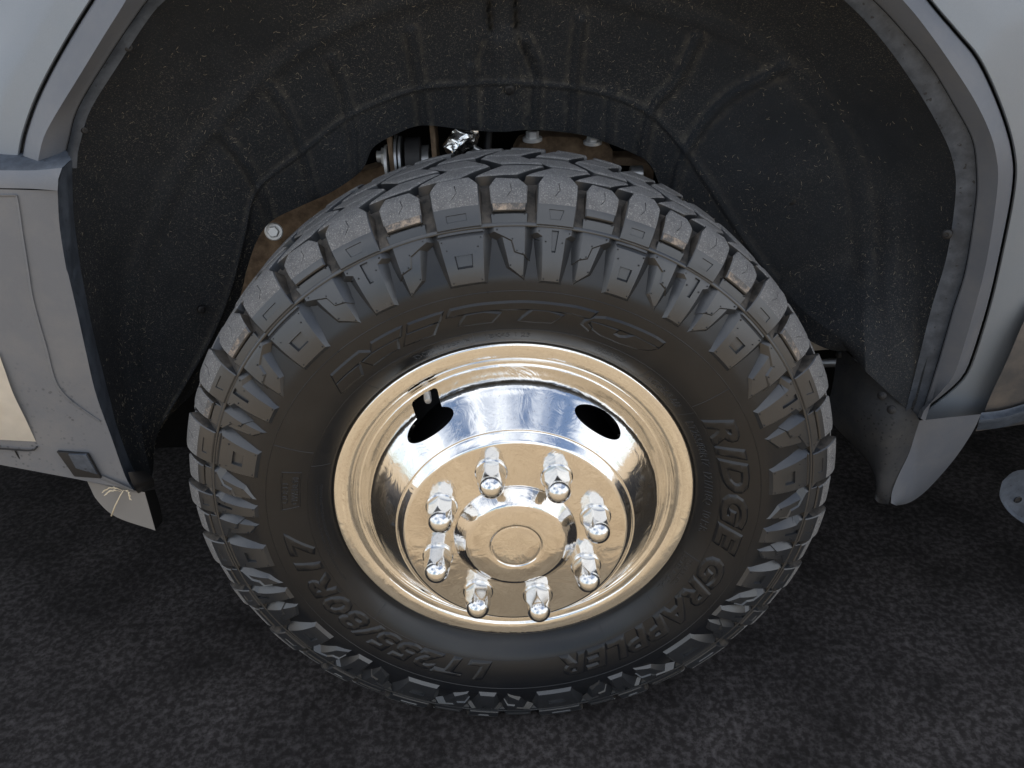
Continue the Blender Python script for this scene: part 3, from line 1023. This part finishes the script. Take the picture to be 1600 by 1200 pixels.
# splash guard behind the tyre (faces the tyre)
crease = spline([(1437, 657), (1431, 675), (1420, 709), (1405, 740), (1394, 768), (1388, 788)], 24)
inner = spline([(1418, 633), (1398, 655), (1386, 690), (1378, 735), (1372, 765), (1374, 786)], 24)
far = spline([(1361, 585), (1345, 640), (1350, 690), (1362, 735), (1369, 760), (1367, 780)], 24)
edge = spline([(1310, 538), (1303, 590), (1296, 651), (1333, 696), (1369, 741), (1366, 779)], 24)
rows = []
for i in range(24):
    t = i / 23
    cs = [(crease[i], .004 - .006 * t), (inner[i], -.020 - .01 * t), (far[i], -.10 + .07 * t ** 2), (edge[i], -.185 + .145 * t ** 1.6)]
    R = spline([tuple(pixb(c[0], c[1], w)) for c, w in cs], 16)
    rows.append([tuple(q) for q in R])
bm = bmesh.new()
grid_mesh(bm, rows)
r = bmesh.ops.solidify(bm, geom=bm.faces[:], thickness=.003)
finish("splash_guard", bm, GUARD, truck, 50)
for q in ((1393, 640, -.022), (1378, 618, -.05), (1312, 553, -.178)):
    bm = bmesh.new()
    c = Vector(pixb(*q))
    lathe(bm, [(.0062, -.002), (.0062, .0015), (.0045, .003), (.003, .0032), (.0028, .0052), (.0005, .006)], 20, c, (-.55, -.75, .3))
    finish("push_pin", bm, BLK, truck, 40)

# dark rocker panel beyond the door gap
bm = bmesh.new()
rows = []
A = spline([(1616, 470), (1597, 508), (1575, 560), (1548, 618), (1536, 648), (1524, 674)], 20)
B_ = spline([(1760, 430), (1760, 480), (1760, 540), (1760, 590), (1740, 625), (1700, 648)], 20)
for i in range(20):
    row = []
    for j in range(12):
        q = j / 11
        x, y = A[i] * (1 - q) + B_[i] * q
        row.append(tuple(pixb(x, y, -.030 + .012 * math.sin(3.1 * i / 19) - .02 * (i / 19) ** 4)))
    rows.append(row)
grid_mesh(bm, rows)
finish("rocker_panel", bm, ROCK, truck, 60)
bm = bmesh.new()
rows = []
A = spline([(1533, 645), (1570, 640), (1620, 625), (1700, 600)], 20)
B_ = spline([(1526, 672), (1565, 668), (1605, 656), (1700, 630)], 20)
for i in range(20):
    rows.append([tuple(pixb(*(A[i] * (1 - q) + B_[i] * q), -.010 - .014 * math.cos(math.pi * q) ** 2)) for q in np.linspace(0, 1, 8)])
grid_mesh(bm, rows)
finish("rocker_lower_lip", bm, FLG, truck, 60)

# running board end cap at the right edge
sb = empty("running_board", (0, 0, 0), truck)
bm = bmesh.new()
out = spline([(1566, 752), (1562, 768), (1563, 780), (1576, 800), (1600, 818), (1640, 836), (1700, 850), (1700, 742), (1640, 734), (1600, 734), (1582, 738), (1566, 752)], 60)[:-1]
ww = [.045, .052, .052, .02, -.05]
sc_ = [.90, .975, 1.0, 1.0, 1.0]
c0 = np.array([1640, 785])
rows = [[tuple(pixb(*(c0 + (p - c0) * s), w)) for p in out] for w, s in zip(ww, sc_)]
rows.insert(0, [tuple(pixb(*(c0 + (p - c0) * .02), .043)) for p in out])
grid_mesh(bm, rows, True)
finish("end_cap", bm, FLG, sb, 50)
bm = bmesh.new()
pc = Vector(pixb(1690, 790, .0))
tube(bm, [pc + Vector((q, 0, 0)) for q in (0, .5, 1.2, 2.3)], .043, 28)
finish("step_tube", bm, FLG, sb, 60)
bm = bmesh.new()
lathe(bm, [(.0055, -.003), (.0055, .0005), (.0048, .0009), (.0044, -.001), (.0005, -.0012)], 20, Vector(pixb(1591, 781, .0462)), (0, -1, 0))
finish("bolt_hole", bm, BLK, sb, 40)

# ------------------------------------------------------------------ front bumper at the left
bp = empty("front_bumper", (0, 0, 0), truck)
bp["label"] = "grey plastic bumper end with water spots"
edge_g = [(103, 249), (92, 275), (90, 300), (93, 353), (103, 417), (107, 430), (121, 490), (135, 553), (150, 616), (175, 686), (196, 745), (208, 764)]
edge_f = [(114, 250), (113, 272), (114, 310), (116, 345), (125, 412), (128, 430), (143, 507), (159, 574), (172, 625), (184, 670), (208, 732), (226, 752)]
left_e = [(-140, 262), (-140, 285), (-140, 320), (-140, 370), (-140, 420), (-140, 440), (-140, 500), (-140, 560), (-140, 610), (-140, 650), (-140, 680), (-140, 700)]
# top shelf
bm = bmesh.new()
sh = [([(-140, 236), (0, 239), (60, 238), (103, 234)], .004), ([(-140, 252), (0, 255), (60, 254), (111, 249)], .030), ([(-140, 264), (0, 266), (55, 266), (97, 262)], .0405), ([(-140, 276), (0, 278), (50, 279), (91, 280)], .0455), ([(-140, 292), (0, 294), (50, 295), (90, 298)], .0465)]
rows = [[tuple(pixb(x, y, w)) for x, y in spline(c, 24)] for c, w in sh]
grid_mesh(bm, rows)
for f in bm.faces:
    c = f.calc_center_median()
    f.material_index = 1 if c.y > -(.0402 + BODY) else 0
finish("bumper_top", bm, [BUMP, FLG], bp, 70)
def bump_face(name, eg, le, w0, mat, n=60, m=30):
    bm = bmesh.new()
    G, Lf = spline(eg, n), spline(le, n)
    rows = []
    for i in range(n):
        t = i / (n - 1)
        rows.append([tuple(pixb(*(Lf[i] * (1 - q) + G[i] * q), w0 - .006 * q ** 6 - .016 * t ** 2.2)) for q in np.linspace(0, 1, m)])
    grid_mesh(bm, rows)
    return finish(name, bm, mat, bp, 60)
eg = [(90, 298), (93, 353), (103, 417), (107, 430), (121, 490), (135, 553), (150, 616), (175, 686), (196, 745), (208, 765)]
le = [(-140, 292), (-140, 353), (-140, 410), (-140, 430), (-140, 480), (-140, 540), (-140, 590), (-140, 640), (-140, 680), (-140, 700)]
bump_face("bumper_face", eg, le, .0465, BUMP)
# flange strip towards the wheel well
loftc = [([(90, 290)] + eg[1:], lambda t: .0402 - .016 * t ** 2.2), ([(97, 262), (104, 300)] + [(eg[i][0] + (edge_f[i + 2][0] - eg[i][0]) * .5, eg[i][1]) for i in range(2, 9)] + [(216, 760)], lambda t: .018 - .008 * t),
         ([(113, 250)] + edge_f[1:], lambda t: -.010)]
o = loft("bumper_flange", loftc, FLG, bp, n=80, sub=4)
# raised inset panel
def band_w(t): return .0465 - .016 * t ** 2.2
pl_pts = [(-135, 302), (0, 303), (24, 303), (29, 309), (38, 370), (46, 420), (52, 460), (62, 500), (75, 545), (86, 588), (97, 609), (115, 627), (158, 657), (150, 680), (120, 690), (80, 690), (60, 660)]
# groove line as a recessed dark-edged bead following the panel outline
gl = spline([(-135, 303), (0, 303), (22, 303), (29, 310), (38, 370), (46, 420), (52, 460), (62, 500), (75, 545), (86, 588), (97, 609), (115, 627), (158, 657)], 120)
bm = bmesh.new()
def face_w(y, x):
    t = min(1, max(0, (y - 298) / 467.0)); q = min(1, max(0, (x + 140) / (230 + .2 * (y - 300))))
    return .0465 - .006 * q ** 6 - .016 * t ** 2.2
rows = []
for dx, dh in ((-5, .0002), (-3.2, .0016), (-1.6, .0018), (-.4, .0002)):
    row = []
    for i, (x, y) in enumerate(gl):
        tg = gl[min(i + 1, 119)] - gl[max(i - 1, 0)]; tg = tg / np.linalg.norm(tg)
        nx, ny = -tg[1], tg[0]
        row.append(tuple(pixb(x - nx * dx, y - ny * dx, face_w(y, x) + dh)))
    rows.append(row)
grid_mesh(bm, rows)
finish("panel_bead", bm, BUMP, bp, 60)
# bright corner of the metal bumper skin
bm = bmesh.new()
A = spline([(-2, 552), (8, 580), (21, 616), (40, 655), (56, 690)], 20)
B_ = spline([(-140, 540), (-140, 570), (-140, 610), (-140, 640), (-140, 680)], 20)
rows = [[tuple(pixb(*(B_[i] * (1 - q) + A[i] * q), .0475 - .003 * q ** 6 - .010 * (i / 19) ** 3)) for q in np.linspace(0, 1, 16)] for i in range(20)]
grid_mesh(bm, rows)
r = bmesh.ops.solidify(bm, geom=bm.faces[:], thickness=.003)
finish("metal_corner", bm, M_simple("cream_reflection_metal", (0.84, 0.80, 0.73), 0.30, 0.3, var=0.12, nscale=60), bp, 50)  # cream base colour paints in the tan ground mirrored by the chrome
# lower lip and seam
bm = bmesh.new()
A = spline([(-140, 690), (0, 701), (50, 706), (90, 716), (140, 735), (208, 765)], 40)
B_ = spline([(-140, 712), (0, 724), (50, 733), (90, 742), (140, 753), (214, 770)], 40)
rows = [[tuple(pixb(*(A[i] * (1 - q) + B_[i] * q), .0345 - .0035 * (i / 39) - .012 * q * q)) for q in np.linspace(0, 1, 8)] for i in range(40)]
grid_mesh(bm, rows)
finish("bumper_lower_lip", bm, BUMP, bp, 60)
bm = bmesh.new()
tube(bm, [pixb(x, y, .0358) for x, y in spline([(-140, 691), (0, 701), (48, 704), (58, 698)], 30)], .0011, 6)
tube(bm, [pixb(x, y, .0352 - .010 * t) for t, (x, y) in zip(np.linspace(0, 1, 12), spline([(23, 703), (30, 715), (45, 733)], 12))], .0010, 6)
finish("bumper_seam", bm, BLK, bp, 180)
plate("cover_bezel", [(88, 706, .0372), (137, 710, .0372), (158, 748, .0350), (116, 745, .0350)], BLK, bp, .004, .001)
plate("cover_plate", [(106, 710, .0392), (134, 711, .0392), (152, 742, .0370), (118, 732, .0370)], FLG, bp, .004, .0012)
# black end boot
bm = bmesh.new()
rows = []
for t in np.linspace(0, 1, 10):
    a = spline([(200, 738), (208, 760), (216, 771)], 10)[int(t * 9)]
    b = spline([(226, 735), (240, 748), (241, 760)], 10)[int(t * 9)]
    rows.append([tuple(pixb(*(a * (1 - q) + b * q), .0275 - .03 * q ** 1.7 - .01 * t * t)) for q in np.linspace(0, 1, 8)])
grid_mesh(bm, rows)
finish("end_boot", bm, BLK, bp, 180)

# air dam flap below
dam = empty("air_dam", (0, 0, 0), truck)
bm = bmesh.new()
A = spline([(136, 751), (165, 758), (195, 764), (226, 769)], 20)
B_ = spline([(139, 758), (152, 782), (182, 808), (243, 829)], 20)
rows = [[tuple(pixb(*(A[i] * (1 - q) + B_[i] * q), .016 - .012 * q)) for q in np.linspace(0, 1, 12)] for i in range(20)]
grid_mesh(bm, rows)
finish("dam_face", bm, DAM, dam, 60)
bm = bmesh.new()
A = spline([(226, 768), (234, 795), (243, 829)], 12)
B_ = spline([(242, 764), (250, 790), (254, 815)], 12)
rows = [[tuple(pixb(*(A[i] * (1 - q) + B_[i] * q), .016 - .012 * i / 11 - .05 * q)) for q in np.linspace(0, 1, 8)] for i in range(12)]
grid_mesh(bm, rows)
finish("dam_side", bm, BLK, dam, 60)

# ------------------------------------------------------------------ wheel-well liner
L0 = [(232, 757), (208, 732), (184, 670), (159, 574), (143, 507), (126, 420), (116, 345), (113, 270), (112, 240), (131, 170), (178, 94), (222, 27), (250, -5), (320, -66), (460, -142), (627, -186), (800, -198), (970, -186), (1130, -128), (1255, -58),
      (1332, 0), (1388, 60), (1440, 133), (1477, 196), (1498, 245), (1504, 297), (1491, 395), (1465, 485), (1437, 597), (1424, 647)]
L0 = scale_px(L0, 1.004)
L1 = [(238, 745), (226, 700), (215, 620), (208, 540), (212, 460), (228, 390), (262, 310), (300, 240), (345, 190), (420, 115), (520, 50), (640, 5), (790, -20), (920, -8), (1080, 32), (1180, 70), (1255, 130), (1310, 205), (1342, 300), (1352, 420), (1350, 510), (1352, 580)]
L2 = [(239, 735), (246, 680), (285, 610), (330, 530), (362, 450), (382, 370), (402, 296), (470, 240), (545, 183), (640, 143), (715, 133), (790, 130), (900, 138), (960, 152), (1015, 178), (1065, 230), (1120, 310), (1180, 400), (1250, 480), (1300, 520), (1325, 548)]
L3 = [(240, 757), (234, 722), (238, 692), (264, 652), (310, 605), (348, 545), (376, 460), (386, 420), (402, 375), (425, 345), (470, 322), (520, 299), (565, 266), (583, 231), (618, 210), (660, 196), (730, 203), (782, 206), (835, 203), (905, 210), (940, 220), (992, 241),
      (1017, 259), (1034, 297), (1075, 375), (1150, 450), (1220, 505), (1264, 532), (1292, 545), (1310, 549)]
def lin_w(w_end, w_mid):
    def f(t):
        k = min(1.0, t / .16, (1 - t) / .10)
        return w_end + (w_mid - w_end) * (k * k * (3 - 2 * k))
    return f
NL = 300
crv = [(spline(L0, NL), lin_w(-.080, -.084)), (spline(L1, NL), lin_w(-.15, -.235)), (spline(L2, NL), lin_w(-.19, -.30)), (spline(L3, NL), lin_w(-.21, -.33))]
RIBS = [([(343, 206), (385, 259), (413, 315), (422, 346)], 5, .006), ([(420, 136), (448, 175), (469, 227), (490, 304)], 5, .005), ([(518, 91), (539, 147), (553, 224), (556, 270)], 5, .005),
        ([(642, 49), (653, 115), (663, 196)], 6, .007), ([(737, 105), (740, 198)], 5, .005), ([(821, 63), (838, 112), (835, 202)], 6, .007), ([(908, 31), (898, 115), (893, 205)], 6, .006),
        ([(956, 140), (952, 220)], 5, .004), ([(1090, 60), (1055, 130), (1020, 168), (1003, 243)], 7, .006), ([(1225, 105), (1130, 160), (1070, 240), (1045, 330)], 7, .005),
        ([(765, -60), (763, 0), (766, 46)], 4, -.014), ([(805, -60), (805, 0), (806, 46)], 4, -.014), ([(785, 70), (786, 120), (786, 205)], 26, .009), ([(764, 52), (748, 90), (742, 130)], 4, -.004), ([(806, 52), (826, 90), (838, 130)], 4, -.004), ([(784, 50), (788, 120), (782, 205)], 4, -.004),
        ([(1390, 320), (1385, 430), (1398, 560)], 16, .002)]
RIBS = [(spline(c, 14), wd * .85, h * 1.7) for c, wd, h in RIBS]
RIBS += [(spline(L2, 80)[4:-8], 2.6, .005), (spline(L1, 80)[6:-6], 13, .006)]
# bulge boxes between ribs
def rib(x, y):
    d = 0
    for c, wd, h in RIBS:
        if x < c[:, 0].min() - 30 or x > c[:, 0].max() + 30 or y < c[:, 1].min() - 30 or y > c[:, 1].max() + 30: continue
        a, b = c[:-1], c[1:]
        ab = b - a
        t = np.clip(((np.array([x, y]) - a) * ab).sum(1) / (ab * ab).sum(1), 0, 1)
        dd = np.hypot(*(a + ab * t[:, None] - np.array([x, y])).T).min()
        d += h * math.exp(-(dd / wd) ** 2)
    return d
bm = bmesh.new()
grid = []
SUBS = (26, 30, 22)
for s in range(3):
    (ca, wa), (cb, wb) = crv[s], crv[s + 1]
    for q in np.linspace(0, 1, SUBS[s], endpoint=(s == 2)):
        row = []
        for i in range(NL):
            t = i / (NL - 1)
            x, y = ca[i] * (1 - q) + cb[i] * q
            w = wa(t) * (1 - q) + wb(t) * q
            if s == 0: w += (-.012) * math.sin(math.pi * q)
            if s == 2: w += .010 * math.sin(math.pi * q) * 0
            w += rib(x, y) + .0025 * mnoise.noise(Vector((x * .012, y * .012, 0)))
            row.append(tuple(pix(x, y, w - tuck(x, y) * (1 - q if s == 0 else 0))))
        grid.append(row)
grid_mesh(bm, grid)
liner = finish("wheel_liner", bm, LIN, truck, 180)
fb = bmesh.new()
for k in range(3600):
    i, j = random.randrange(2, len(grid) - 2), random.randrange(4, NL - 4)
    p = Vector(grid[i][j]); px_ = Vector(grid[i][j + 1]) - p; py_ = Vector(grid[i + 1][j]) - p
    dens_ = .5 + .9 * mnoise.noise(p * 7.0) + (.35 if 18 < i < 34 else 0)
    if random.random() > dens_: continue
    p = p + px_ * random.random() + py_ * random.random()
    nn = px_.cross(py_)
    if nn.length < 1e-9: continue
    nn.normalize()
    if nn.dot(Vector(CAM) - p) < 0: nn = -nn
    e = px_.normalized(); b = nn.cross(e)
    a = random.uniform(0, 6.28); L = random.uniform(.0008, .0030); wd = random.uniform(.00012, .00028)
    pts = []
    q = p + nn * .0006
    for m in range(3):
        pts.append(q)
        a += random.uniform(-.9, .9)
        q = q + (e * math.cos(a) + b * math.sin(a)) * L + nn * random.uniform(-.0002, .0006)
    side = (e * -math.sin(a) + b * math.cos(a)) * wd
    v = [[fb.verts.new(c + side), fb.verts.new(c - side), fb.verts.new(c + nn * wd)] for c in pts]
    for m in range(2):
        for r_ in range(3):
            fb.faces.new((v[m][r_], v[m][(r_ + 1) % 3], v[m + 1][(r_ + 1) % 3], v[m + 1][r_]))
lint = finish("caught_lint", fb, M_simple("tan_lint", (0.30, 0.26, 0.20), 0.9, var=0.5, nscale=30, bstr=0), liner)
lint["kind"] = "stuff"
liner["label"] = "black felt wheel well liner speckled with tan dirt"
for x, y, w, rr in ((315, 484, -.272, .006), (212, 552, -.215, .006), (796, 140, -.292, .007), (1236, 312, -.272, .008), (200, 73, -.088, .005), (132, 203, -.088, .004), (1480, 366, -.088, .006)):
    bm = bmesh.new()
    c = Vector(pix(x, y, w))
    dirn = Vector((-.6 if x > 900 else .6, -.8, 0)) if abs(x - 796) > 100 else Vector((0, -1, -.2))
    lathe(bm, [(rr, -.004), (rr, .0012), (rr * .75, .0026), (rr * .4, .0028), (rr * .35, .0012), (.0003, .0010)], 20, c, dirn)
    finish("liner_pin", bm, BLK, liner, 40)

# ------------------------------------------------------------------ suspension behind the tyre
axle = empty("front_suspension", (0, 0, 0), truck)
def solid_px(name, pts, w, depth, mat, bev=.003, parent=axle):
    return plate(name, [(x, y, w) for x, y in pts], mat, parent, depth, bev)
def hexbolt(name, px, py, w, r, axis, mat=ZINC, hl=.010, washer=1.55):
    bm = bmesh.new()
    o = Vector(pix(px, py, w))
    lathe(bm, [(r * washer, -.002), (r * washer, .0016), (r * washer * .9, .0028), (r, .003)], 32, o, axis)
    ax = Vector(axis).normalized(); e1 = ax.orthogonal().normalized(); e2 = ax.cross(e1)
    rows = [[o + ax * h + (e1 * math.cos(math.pi / 3 * k + .3) + e2 * math.sin(math.pi / 3 * k + .3)) * r * s for k in range(6)] for h, s in ((.002, 1), (hl - .0015, 1), (hl, .86))]
    V = grid_mesh(bm, rows, True)
    bm.faces.new(V[-1])
    return finish(name, bm, mat, axle, 30)
solid_px("control_arm", [(352, 560), (372, 440), (395, 372), (422, 332), (470, 300), (530, 278), (600, 258), (660, 262), (640, 300), (540, 330), (470, 400), (420, 470), (400, 560)], -.36, .05, RUST, .006)
hexbolt("arm_bolt", 428, 362, -.356, .0088, (.15, -.95, .25), hl=.011)
# link joint: two plates, bushing, collar, through bolt
def cylx(name, x0, x1, py, w, rad, mat, parent=axle, n=40):
    bm = bmesh.new()
    p0, p1 = Vector(pix(x0, py, w)), Vector(pix(x1, py, w))
    p1.z = p0.z
    ax = p1 - p0; L = ax.length
    lathe(bm, [(rad * .9, 0), (rad, L * .06), (rad, L * .94), (rad * .9, L)], n, p0, ax)
    return finish(name, bm, mat, parent, 40)
for x in (613, 679):
    bm = bmesh.new()
    c = Vector(pix(x + 3, 262, -.37))
    box(bm, c + Vector((0, .01, .012)), (.0075, .06, .12), bev=.002)
    finish("link_plate", bm, RUST, axle, 40)
cylx("bushing", 636, 661, 254, -.37, .036, BLK)
cylx("collar", 661, 673, 256, -.37, .027, STEEL)
cylx("shim", 621, 625, 254, -.37, .040, STEEL)
cylx("shim", 627, 631, 254, -.37, .038, STEEL)
cylx("washer", 604, 609, 259, -.37, .030, ZINC)
cylx("nut", 597, 604, 246, -.37, .014, ZINC, n=6)
cylx("bolt_end", 589, 597, 245, -.37, .0085, ZINC, n=20)
# foil wrapped sensor and lead
bm = bmesh.new()
A = Vector(pix(742, 202, -.35)); B = Vector(pix(700, 236, -.335))
pts = [A.lerp(B, t) for t in np.linspace(0, 1, 26)]
tube(bm, pts, [.007 + .0100 * math.sin(math.pi * min(1, .16 + .8 * t)) ** .6 for t in np.linspace(0, 1, 26)], 26)
for v in bm.verts:
    nz = mnoise.noise_vector(v.co * 70) * .0050 + mnoise.noise_vector(v.co * 190) * .0013
    v.co += nz
finish("foil_wrap", bm, M_simple("crumpled_foil", (0.78, 0.79, 0.78), 0.24, 1.0, bstr=0), axle)
bm = bmesh.new()
tube(bm, [pix(718, 221, -.35), pix(742, 232, -.35), pix(780, 252, -.35)], .0045, 14)
finish("sensor_rod", bm, STEEL, axle, 60)
# spring saddle with two bolts, bracket to its right
solid_px("spring_saddle", [(799, 285), (803, 238), (812, 222), (840, 216), (856, 212), (905, 214), (912, 220), (945, 222), (958, 236), (962, 300)], -.34, .06, RUST, .007)
hexbolt("saddle_bolt", 832, 217, -.35, .0095, (0, -.12, 1), hl=.012, washer=1.5)
hexbolt("saddle_bolt", 926, 222, -.35, .0090, (0, -.12, 1), hl=.009, washer=1.5)
solid_px("bracket", [(956, 246), (985, 246), (1012, 255), (1022, 268), (1020, 305), (1008, 305), (1008, 270), (985, 260), (956, 258)], -.345, .05, RUST, .003)
cylx("spring_coil", 984, 1004, 272, -.37, .012, STEEL)
bm = bmesh.new()
tube(bm, [pix(764, 196, -.365), pix(762, 225, -.365), pix(760, 260, -.365)], .006, 10)
finish("brake_hose", bm, BLK, axle, 60)
# leaf and pipe seen behind the tyre at the right
solid_px("leaf_end", [(1255, 530), (1280, 535), (1305, 540), (1312, 546), (1290, 547), (1250, 550)], -.29, .02, M_simple("pale_dusty_steel", (0.42, 0.36, 0.29), 0.7), .002)
bm = bmesh.new()
tube(bm, [pix(1240, 569, -.355), pix(1310, 566, -.355), pix(1400, 562, -.355)], .008, 14)
finish("exhaust_pipe", bm, STEEL, axle, 60)

# ------------------------------------------------------------------ hidden body that shades the wheel well
def slab(name, x0, x1, y0, y1, z0, z1, mat=DRK):
    bm = bmesh.new()
    box(bm, ((x0 + x1) / 2, (y0 + y1) / 2, (z0 + z1) / 2), (x1 - x0, y1 - y0, z1 - z0))
    return finish(name, bm, mat, truck)
slab("inner_body_wall", -1.15, 2.6, .50, .56, .20, 1.18)
slab("hood_panel", -1.15, 2.6, .10, 1.90, 1.18, 1.22, PAINT)
slab("front_door", .80, 3.2, .10, .14, .52, 1.22, PAINT)
slab("cab", .95, 3.2, .16, 1.84, 1.22, 1.95, PAINT)
slab("chassis_floor", -1.6, 2.4, .60, 1.85, .46, .60)
slab("underbody_light_blocker", -1.6, 2.4, .80, 1.60, .07, .46)  # unseen slab added to stop light coming under the truck from behind
slab("front_shade_slab", -1.6, -.66, .12, .60, .50, .53)  # unseen slab added to darken the ground behind the bumper
slab("rear_shade_slab", .64, 2.4, .26, .60, .50, .53)  # unseen slab added to shade the ground aft of the wheel

# ------------------------------------------------------------------ dry grass caught on the air dam
g = tag(empty("dry_grass_stem", tuple(pixb(176, 804, .012))), "pale dry grass stem with seed heads caught on the flap under the bumper", "grass stem")
gi = g.matrix_world.copy()
def gpart(name, bm):
    o = finish(name, bm, STRAW, None, 180)
    o.parent = g
    o.matrix_parent_inverse = Matrix.Translation(g.location).inverted()
bm = bmesh.new()
tube(bm, [pixb(x, y, w) for x, y, w in ((174, 806, .014), (180, 790, .020), (188, 774, .024), (193, 766, .025))], [.0011, .001, .0008, .0006], 6)
gpart("stalk", bm)
for br in ([(192, 767), (197, 766), (201, 770), (203, 778)], [(191, 767), (183, 763), (173, 762), (163, 767)], [(189, 768), (180, 766), (172, 768), (166, 772)]):
    C3 = spline([tuple(pixb(x, y, .026)) for x, y in br], 16)
    bm = bmesh.new()
    tube(bm, [Vector(c) for c in C3], .00035, 5)
    for k in range(3, 16):
        c = Vector(C3[k]); d = (Vector(C3[k]) - Vector(C3[k - 1])).normalized()
        dv = (d + Vector((random.uniform(-.5, .5), random.uniform(-.5, .1), random.uniform(-.5, .5)))).normalized() * .0042
        tube(bm, [c, c + dv * .5, c + dv], [.0003, .00075, .00015], 5)
    gpart("seed_head", bm)

bpy.context.view_layer.update()
